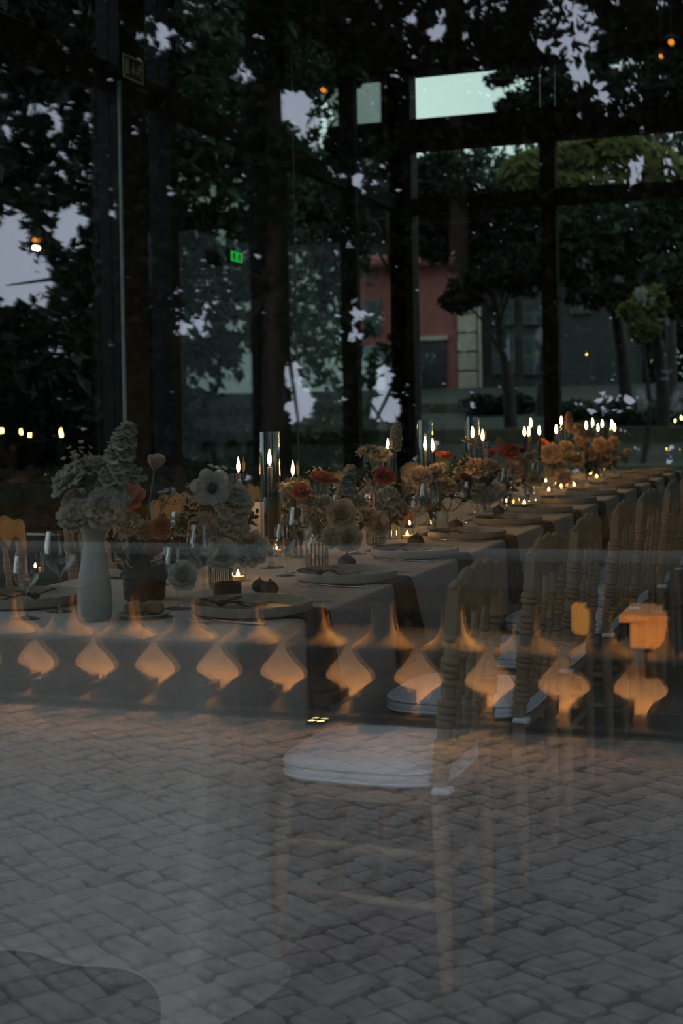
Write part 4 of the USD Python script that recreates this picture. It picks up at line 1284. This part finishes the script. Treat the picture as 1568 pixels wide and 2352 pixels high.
# --- beyond the left side of the pavilion: a dense dark belt
for i, (x, y, s) in enumerate(((-8.0, 8.0, 1.0), (-9.5, 11.0, 1.1), (-9.0, 14.5, 1.1), (-9.5, 18.0, 1.15), (-10.5, 21.5, 1.2), (-11.0, 25.0, 1.2), (-14, 16.5, 1.4), (-15.5, 23, 1.4))):
    z0 = float(rise(y)) - .04 if y > WB else -.06
    balls = [((x + rng.normal(0, .9), y + rng.normal(0, .9), z0 + (2.6 + 1.1 * k) * s + rng.normal(0, .3)), np.array([1.5, 1.5, 1.1]) * s * rng.uniform(.75, 1.1)) for k in range(-1, 6) for _ in range(3)]
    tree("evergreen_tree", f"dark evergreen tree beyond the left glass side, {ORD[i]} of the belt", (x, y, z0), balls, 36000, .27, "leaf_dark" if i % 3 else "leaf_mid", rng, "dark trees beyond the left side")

for i, (x, y) in enumerate(((6.5, 3.0), (7.0, 6.5), (6.5, 10.0), (7.2, 13.5), (8.0, -1.5))):
    balls = [((x + rng.normal(0, .7), y + rng.normal(0, .9), 1.2 + 1.2 * k + rng.normal(0, .3)), np.array([1.5, 1.6, 1.1]) * rng.uniform(.8, 1.1)) for k in range(7) for _ in range(2)]
    tree("evergreen_tree", f"dark evergreen tree on the right of the pavilion outside the frame, {ORD[i]}", (x, y, -.06), balls, 12000, .3, "leaf_dark", rng, "dark trees on the right")

# --- beyond the far end
def bush(px, py, d, rx, ry):
    c = spot(px, py, d)
    k = d / FPX
    return (c, (rx * k, min(rx, ry) * k * 1.1, ry * k))


for i, (x, y, s) in enumerate(((2.6, 21, 1), (5.0, 20, 1), (8, 22, 1.1), (10, 20, 1.1), (14, 23, 1.2), (-24, 46, 1.5), (-18, 47, 1.5), (-12, 47, 1.5), (-6, 46, 1.5), (0, 46, 1.5), (6, 44, 1.5))):
    z0, far = float(rise(y)) - .05, y > 40
    balls = [((x + rng.normal(0, 1.1) * s, y + rng.normal(0, .8), z0 + (.6 + 1.05 * k) * s + rng.normal(0, .3)), np.array([2.1, 1.5, 1.1]) * s * rng.uniform(.8, 1.1)) for k in range(5 if far else 7) for _ in range(3)]
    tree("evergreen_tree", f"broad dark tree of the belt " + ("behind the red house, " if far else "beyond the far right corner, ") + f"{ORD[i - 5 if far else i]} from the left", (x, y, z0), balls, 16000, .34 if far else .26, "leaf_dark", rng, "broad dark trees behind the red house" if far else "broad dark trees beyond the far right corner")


def tree_at(name, label, px, d, blobs, n, size, m, **kw):
    b = spot(px, 900, d)
    tree(name, label, (b[0], b[1], float(rise(b[1])) - .05), [bush(*q) for q in blobs], n, size, m, rng, **kw)


tree_at("deciduous_tree", "yellow-green leafy tree behind the far glass bays, upper right", 1440, 26, [(1400, 350, 26, 110, 55), (1500, 400, 26, 90, 60), (1300, 390, 27, 110, 60), (1230, 400, 27, 70, 50), (1360, 430, 26, 90, 45)], 9000, .26, "leaf_olive")
tree_at("deciduous_tree", "dark green broad tree under the yellow-green crown at the right", 1520, 25, [(1480, 560, 25, 130, 90), (1350, 560, 25, 110, 90), (1540, 660, 24, 90, 70), (1400, 650, 25, 100, 60), (1560, 480, 25, 90, 60)], 9000, .26, "leaf_mid")
tree_at("deciduous_tree", "dark tree left of the far mullion before the red house", 1170, 28, [(1180, 540, 28, 100, 80), (1080, 500, 28, 110, 90), (1010, 420, 28, 80, 70), (1200, 620, 27, 80, 60), (1120, 620, 28, 80, 50), (1000, 540, 28, 70, 70), (1060, 680, 28, 50, 35)], 10000, .24, "leaf_dark")
tree_at("young_tree", "small yellowish young tree at the right edge behind the far bays", 1470, 22, [(1500, 690, 22, 45, 30), (1480, 750, 22, 36, 32), (1450, 715, 22, 25, 20)], 1100, .2, "leaf_olive", trunk=.05)
tree_at("pine_tree", "tall dark pine against the teal sky gap at the upper right", 1240, 30, [(1160, 185, 30, 40, 14), (1200, 165, 30, 50, 18), (1260, 150, 30, 80, 26), (1290, 220, 30, 100, 50), (1200, 240, 30, 50, 34), (1340, 180, 30, 100, 60), (1330, 90, 31, 110, 60), (1230, 90, 31, 90, 40)], 9000, .28, "leaf_dark", flat=.5, aspect=.3)
tree_at("pine_tree", "dark low-hanging tree at the left of the teal sky gap", 930, 27, [(900, 150, 27, 70, 50), (900, 250, 27, 50, 40), (850, 220, 27, 80, 80), (840, 340, 27, 90, 90), (800, 480, 27, 90, 90)], 9000, .24, "leaf_dark", flat=.3)
tree_at("pine_tree", "tall dark pine at the upper right corner behind the far bays", 1540, 31, [(1440, 120, 31, 70, 24), (1500, 100, 31, 80, 36), (1560, 140, 31, 90, 50), (1470, 190, 31, 80, 40), (1540, 210, 31, 90, 40), (1400, 215, 31, 60, 30), (1600, 180, 31, 90, 60), (1520, 40, 31, 90, 40)], 9000, .28, "leaf_dark", flat=.5, aspect=.3)
for i, (px, d, w, h) in enumerate(((1180, 31, 90, 30), (1340, 29, 90, 28), (1500, 27, 100, 30), (700, 31, 80, 34), (560, 29, 90, 34), (430, 27, 90, 36), (250, 24, 110, 40), (80, 22, 120, 46))):
    b = spot(px, 900, d)
    z = float(rise(b[1]))
    t = thing("shrub", f"low dark shrub on the rise behind the pavilion, {ORD[i]} of eight", "shrub", (b[0], b[1], z), None, "shrubs on the rise")
    k = d / FPX
    balls = [(np.array([rng.normal(0, w * k * .4), rng.normal(0, .3), h * k * .7]), np.array([w * k * .6, .6, h * k * .8])) for _ in range(4)]
    P = in_balls(balls, 2400, rng)
    obj("foliage", leaves(P[P[:, 2] > -.05], .16, rng), "leaf_mid" if i % 2 else "leaf_dark", t)
    obj("shrub_stem", tube([(0, 0, -.1), (0, 0, h * k * .7)], [.04, .02], 6), "bark", t)

# kerbs that step up the rise
for i, (y, h) in enumerate(((20.5, .22), (25.5, .24), (31.0, .24))):
    structure("kerb", bevel(-30, 16, y - .14, y + .14, float(rise(y)) - .1, float(rise(y)) + h, .03), "kerb", label=f"long pale kerb across the dark rise, {ORD[i]} behind the pavilion")

# the red house
HY = 38.6
hz = float(rise(HY)) - .05


def hx_(px):
    return lateral(px, HY)


def hz_(px, py):
    return spot(px, py, -hx_(px) * SY + HY * CY)[2]


t = thing("house", "red-rendered house with a pale stone corner pier and black doorway beyond the trees", "house", (hx_(960), HY, hz))
o = np.array([hx_(960), HY, hz])


def hpart(name, x0, x1, y0, y1, z0, z1, m, parent=t, c=0.0):
    b = bevel(x0, x1, y0, y1, z0, z1, c) if c else bx(x0, x1, y0, y1, z0, z1)
    b.apply_translation(-o)
    return obj(name, b, m, parent)


ztop = hz_(990, 612)
hpart("wall", hx_(800), hx_(1052), HY, HY + 5, hz, ztop, "redwall")
dr = hpart("door", hx_(958), hx_(1027), HY - .06, HY + .02, hz, hz_(990, 782), "dark")
hpart("lintel", hx_(952), hx_(1033), HY - .10, HY + .01, hz_(990, 782), hz_(990, 772), "quoin", dr)
for k in range(12):
    z0 = hz + k * .53
    if z0 + .5 < ztop:
        hpart("quoin_block", hx_(1056), hx_(1100), HY - .16, HY + .3, z0, z0 + .50, "quoin", t, .03)
hpart("drain_pipe", hx_(1104), hx_(1110), HY - .14, HY - .06, hz, ztop, "quoin")
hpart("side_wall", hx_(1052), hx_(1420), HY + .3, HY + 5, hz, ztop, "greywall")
for px0, px1, py0, py1 in ((1128, 1180, 770, 860), (1200, 1250, 770, 860), (1128, 1180, 690, 745), (1200, 1250, 690, 745), (840, 880, 690, 770), (1310, 1360, 640, 720)):
    w = hpart("window", hx_(px0), hx_(px1), HY + (.2 if px0 > 1000 else -.06), HY + (.32 if px0 > 1000 else .02), hz_(px0, py1), hz_(px0, py0), "kerb")
    n = 2
    for a in range(n):
        for b in range(n):
            x0, x1, z0, z1 = hx_(px0), hx_(px1), hz_(px0, py1), hz_(px0, py0)
            dx, dz = (x1 - x0) / n, (z1 - z0) / n
            yy = HY + (.2 if px0 > 1000 else -.06)
            hpart("pane", x0 + dx * a + .05, x0 + dx * (a + 1) - .05, yy - .015, yy + .01, z0 + dz * b + .05, z0 + dz * (b + 1) - .05, "winglass", w)
r = bevel(hx_(790), hx_(1430), HY - .5, HY + 5.4, ztop, ztop + .35, .1)
r.apply_translation(-o)
obj("roof", r, "redwall", t)
# low red garden wall at the left
gy = 30.0
t = thing("garden_wall", "low dull red garden wall glimpsed at the far left between the trees", "wall", (lateral(100, gy), gy, float(rise(gy)) - .05))
L = lateral(215, gy) - lateral(-60, gy)
obj("wall", bx(-L / 2, L / 2, 0, .3, 0, 2.35), "redwall", t)
obj("coping", bevel(-L / 2, L / 2, -.05, .35, 2.35, 2.45, .02), "quoin", t)

# parked car
cy = 34.5
cz = float(rise(cy)) + .02
t = thing("car", "parked dark car with teal-grey windows on the rise, seen from behind", "car", (lateral(792, cy), cy, cz))
prof_b = Polygon([(-.86, .25), (.86, .25), (.90, .45), (.88, .85), (.80, .95), (-.80, .95), (-.88, .85), (-.90, .45)])
body_m = onto(prism(prof_b, 4.2), [0, 0, 0], [1, 0, 0], [0, 0, 1])
body_m.vertices[:, 1] *= -1
body_m.invert()
obj("body", body_m, "carpaint", t)
gl = trimesh.convex.convex_hull(np.array([(sx * w, y, z) for sx in (-1, 1) for w, y, z in ((.78, .12, .94), (.62, .55, 1.42), (.62, 2.2, 1.45), (.76, 3.1, .95))]))
obj("cabin", gl, "carpaint", t)
obj("rear_window", trimesh.convex.convex_hull(np.array([(sx * w, y, z) for sx in (-1, 1) for w, y, z in ((.68, .14, .99), (.57, .48, 1.36), (.68, .17, .99), (.57, .51, 1.36))])), "winglass", t)
for sx in (-1, 1):
    obj("tail_lamp", bevel(sx * .84 - .10 * (sx > 0), sx * .84 + .10 * (sx < 0), -.02, .06, .72, .84, .01), "rose", t)
    for yy in (.75, 3.35):
        w = trimesh.creation.cylinder(.31, .2, sections=24)
        obj("wheel", onto(w, [sx * .76, yy, .31], [0, 1, 0], [0, 0, 1]), "dark", t, 40)
obj("number_plate", bevel(-.26, .26, -.015, .01, .60, .71, .004), "quoin", t)
obj("bumper", bevel(-.88, .88, -.06, .12, .30, .52, .03), "dark", t)

# pale pedestal outside
p0 = spot(708, 985, 22)
t = thing("stone_pedestal", "pale square stone pedestal with a dark slot outside the left glass side", "pedestal", (p0[0], p0[1], float(rise(p0[1])) - .03))
hh = p0[2] - float(rise(p0[1])) + .03
obj("shaft", bevel(-.18, .18, -.18, .18, 0, hh, .02), "quoin", t)
obj("slot", bevel(-.02, .06, -.185, -.17, hh - .28, hh - .12, .004), "dark", t)

# --- lamplit things behind the balustrade, mirrored at the right
by = -3.95
x0 = lateral(1428, 3 - by)
t = thing("garden_bench", "low wooden bench lit orange behind the balustrade, mirrored at the right edge", "bench", (x0 + .75, by, -.01))
for k in range(4):
    obj("slat", bevel(-.75, .75, -.2 + .105 * k, -.2 + .105 * k + .09, .26, .30, .006), "bench", t)
obj("apron", bevel(-.70, .70, .17, .20, .14, .262, .006), "bench", t)
for sx in (-1, 1):
    for sy in (-1, 1):
        obj("leg", bx(sx * .6 - .035, sx * .6 + .035, sy * .15 - .035, sy * .15 + .035, 0, .262), "steel", t)
sx_ = lateral(1350, 3 + 3.9)
t = thing("side_stand", "small dark stand carrying an amber lantern behind the balustrade, mirrored at the right", "stand", (sx_, -3.9, -.01))
obj("top", lathe([(0, .16), (.16, .16), (.16, .18), (0, .18)], 24), "steel", t, 40)
obj("foot", lathe([(0, 0), (.12, 0), (.12, .01), (.02, .02), (.02, .16), (0, .16)], 16), "steel", t, 40)
M["amber"] = glow("amber_lantern", (1.0, .40, .06), 1.6)
t = thing("lantern", "squat amber glowing lantern with a red knob on the dark stand", "lantern", (sx_, -3.9, .17))
obj("shade", lathe([(0, .005), (.085, .005), (.095, .02), (.095, .13), (.085, .145), (0, .145)], 28), "amber", t, 40)
obj("knob", blob((.03, 0, .17), (.035, .035, .035), 1, 2, .05), "rose", t, True)

# hanging lamp in the trees at the far left and two more lamps higher up
for i, (px, py, d, r, lab) in enumerate(((90, 552, 11.2, .022, "orange hooded lamp hanging in the trees at the left"), (757, 208, 11.5, .022, "tiny orange lamp high in the trees at the middle top"), (1556, 98, 9.5, .022, "orange lamp at the top right corner"), (1532, 130, 9.5, .016, "small orange lamp just below the corner lamp"))):
    p = spot(px, py, d)
    p[1] = 3 - p[1]
    t = thing("hanging_lamp", lab, "lamp", p)
    obj("bulb", lathe([(0, -r), (r * .8, -r * .5), (r, 0), (r * .6, r * .8), (0, r)], 14), "lamp", t, True)
    obj("hood", lathe([(r * 3.2, r * .5), (r * 3.3, r * .6), (r * .9, r * 2.4), (0, r * 2.5)], 20), "steel", t, 40)
    obj("cord", tube([(0, 0, r * 2.4), (0, 0, 1.2)], .004, 5), "steel", t)
    if i == 0:
        L_ = UsdLux.SphereLight.Define(stage, f"{t.GetPath()}/light")
        L_.CreateRadiusAttr(.02)
        L_.CreateIntensityAttr(900.0)
        L_.CreateColorAttr(Gf.Vec3f(1.0, .42, .10))
        L_.AddTranslateOp().Set(Gf.Vec3d(0, 0, -.06))
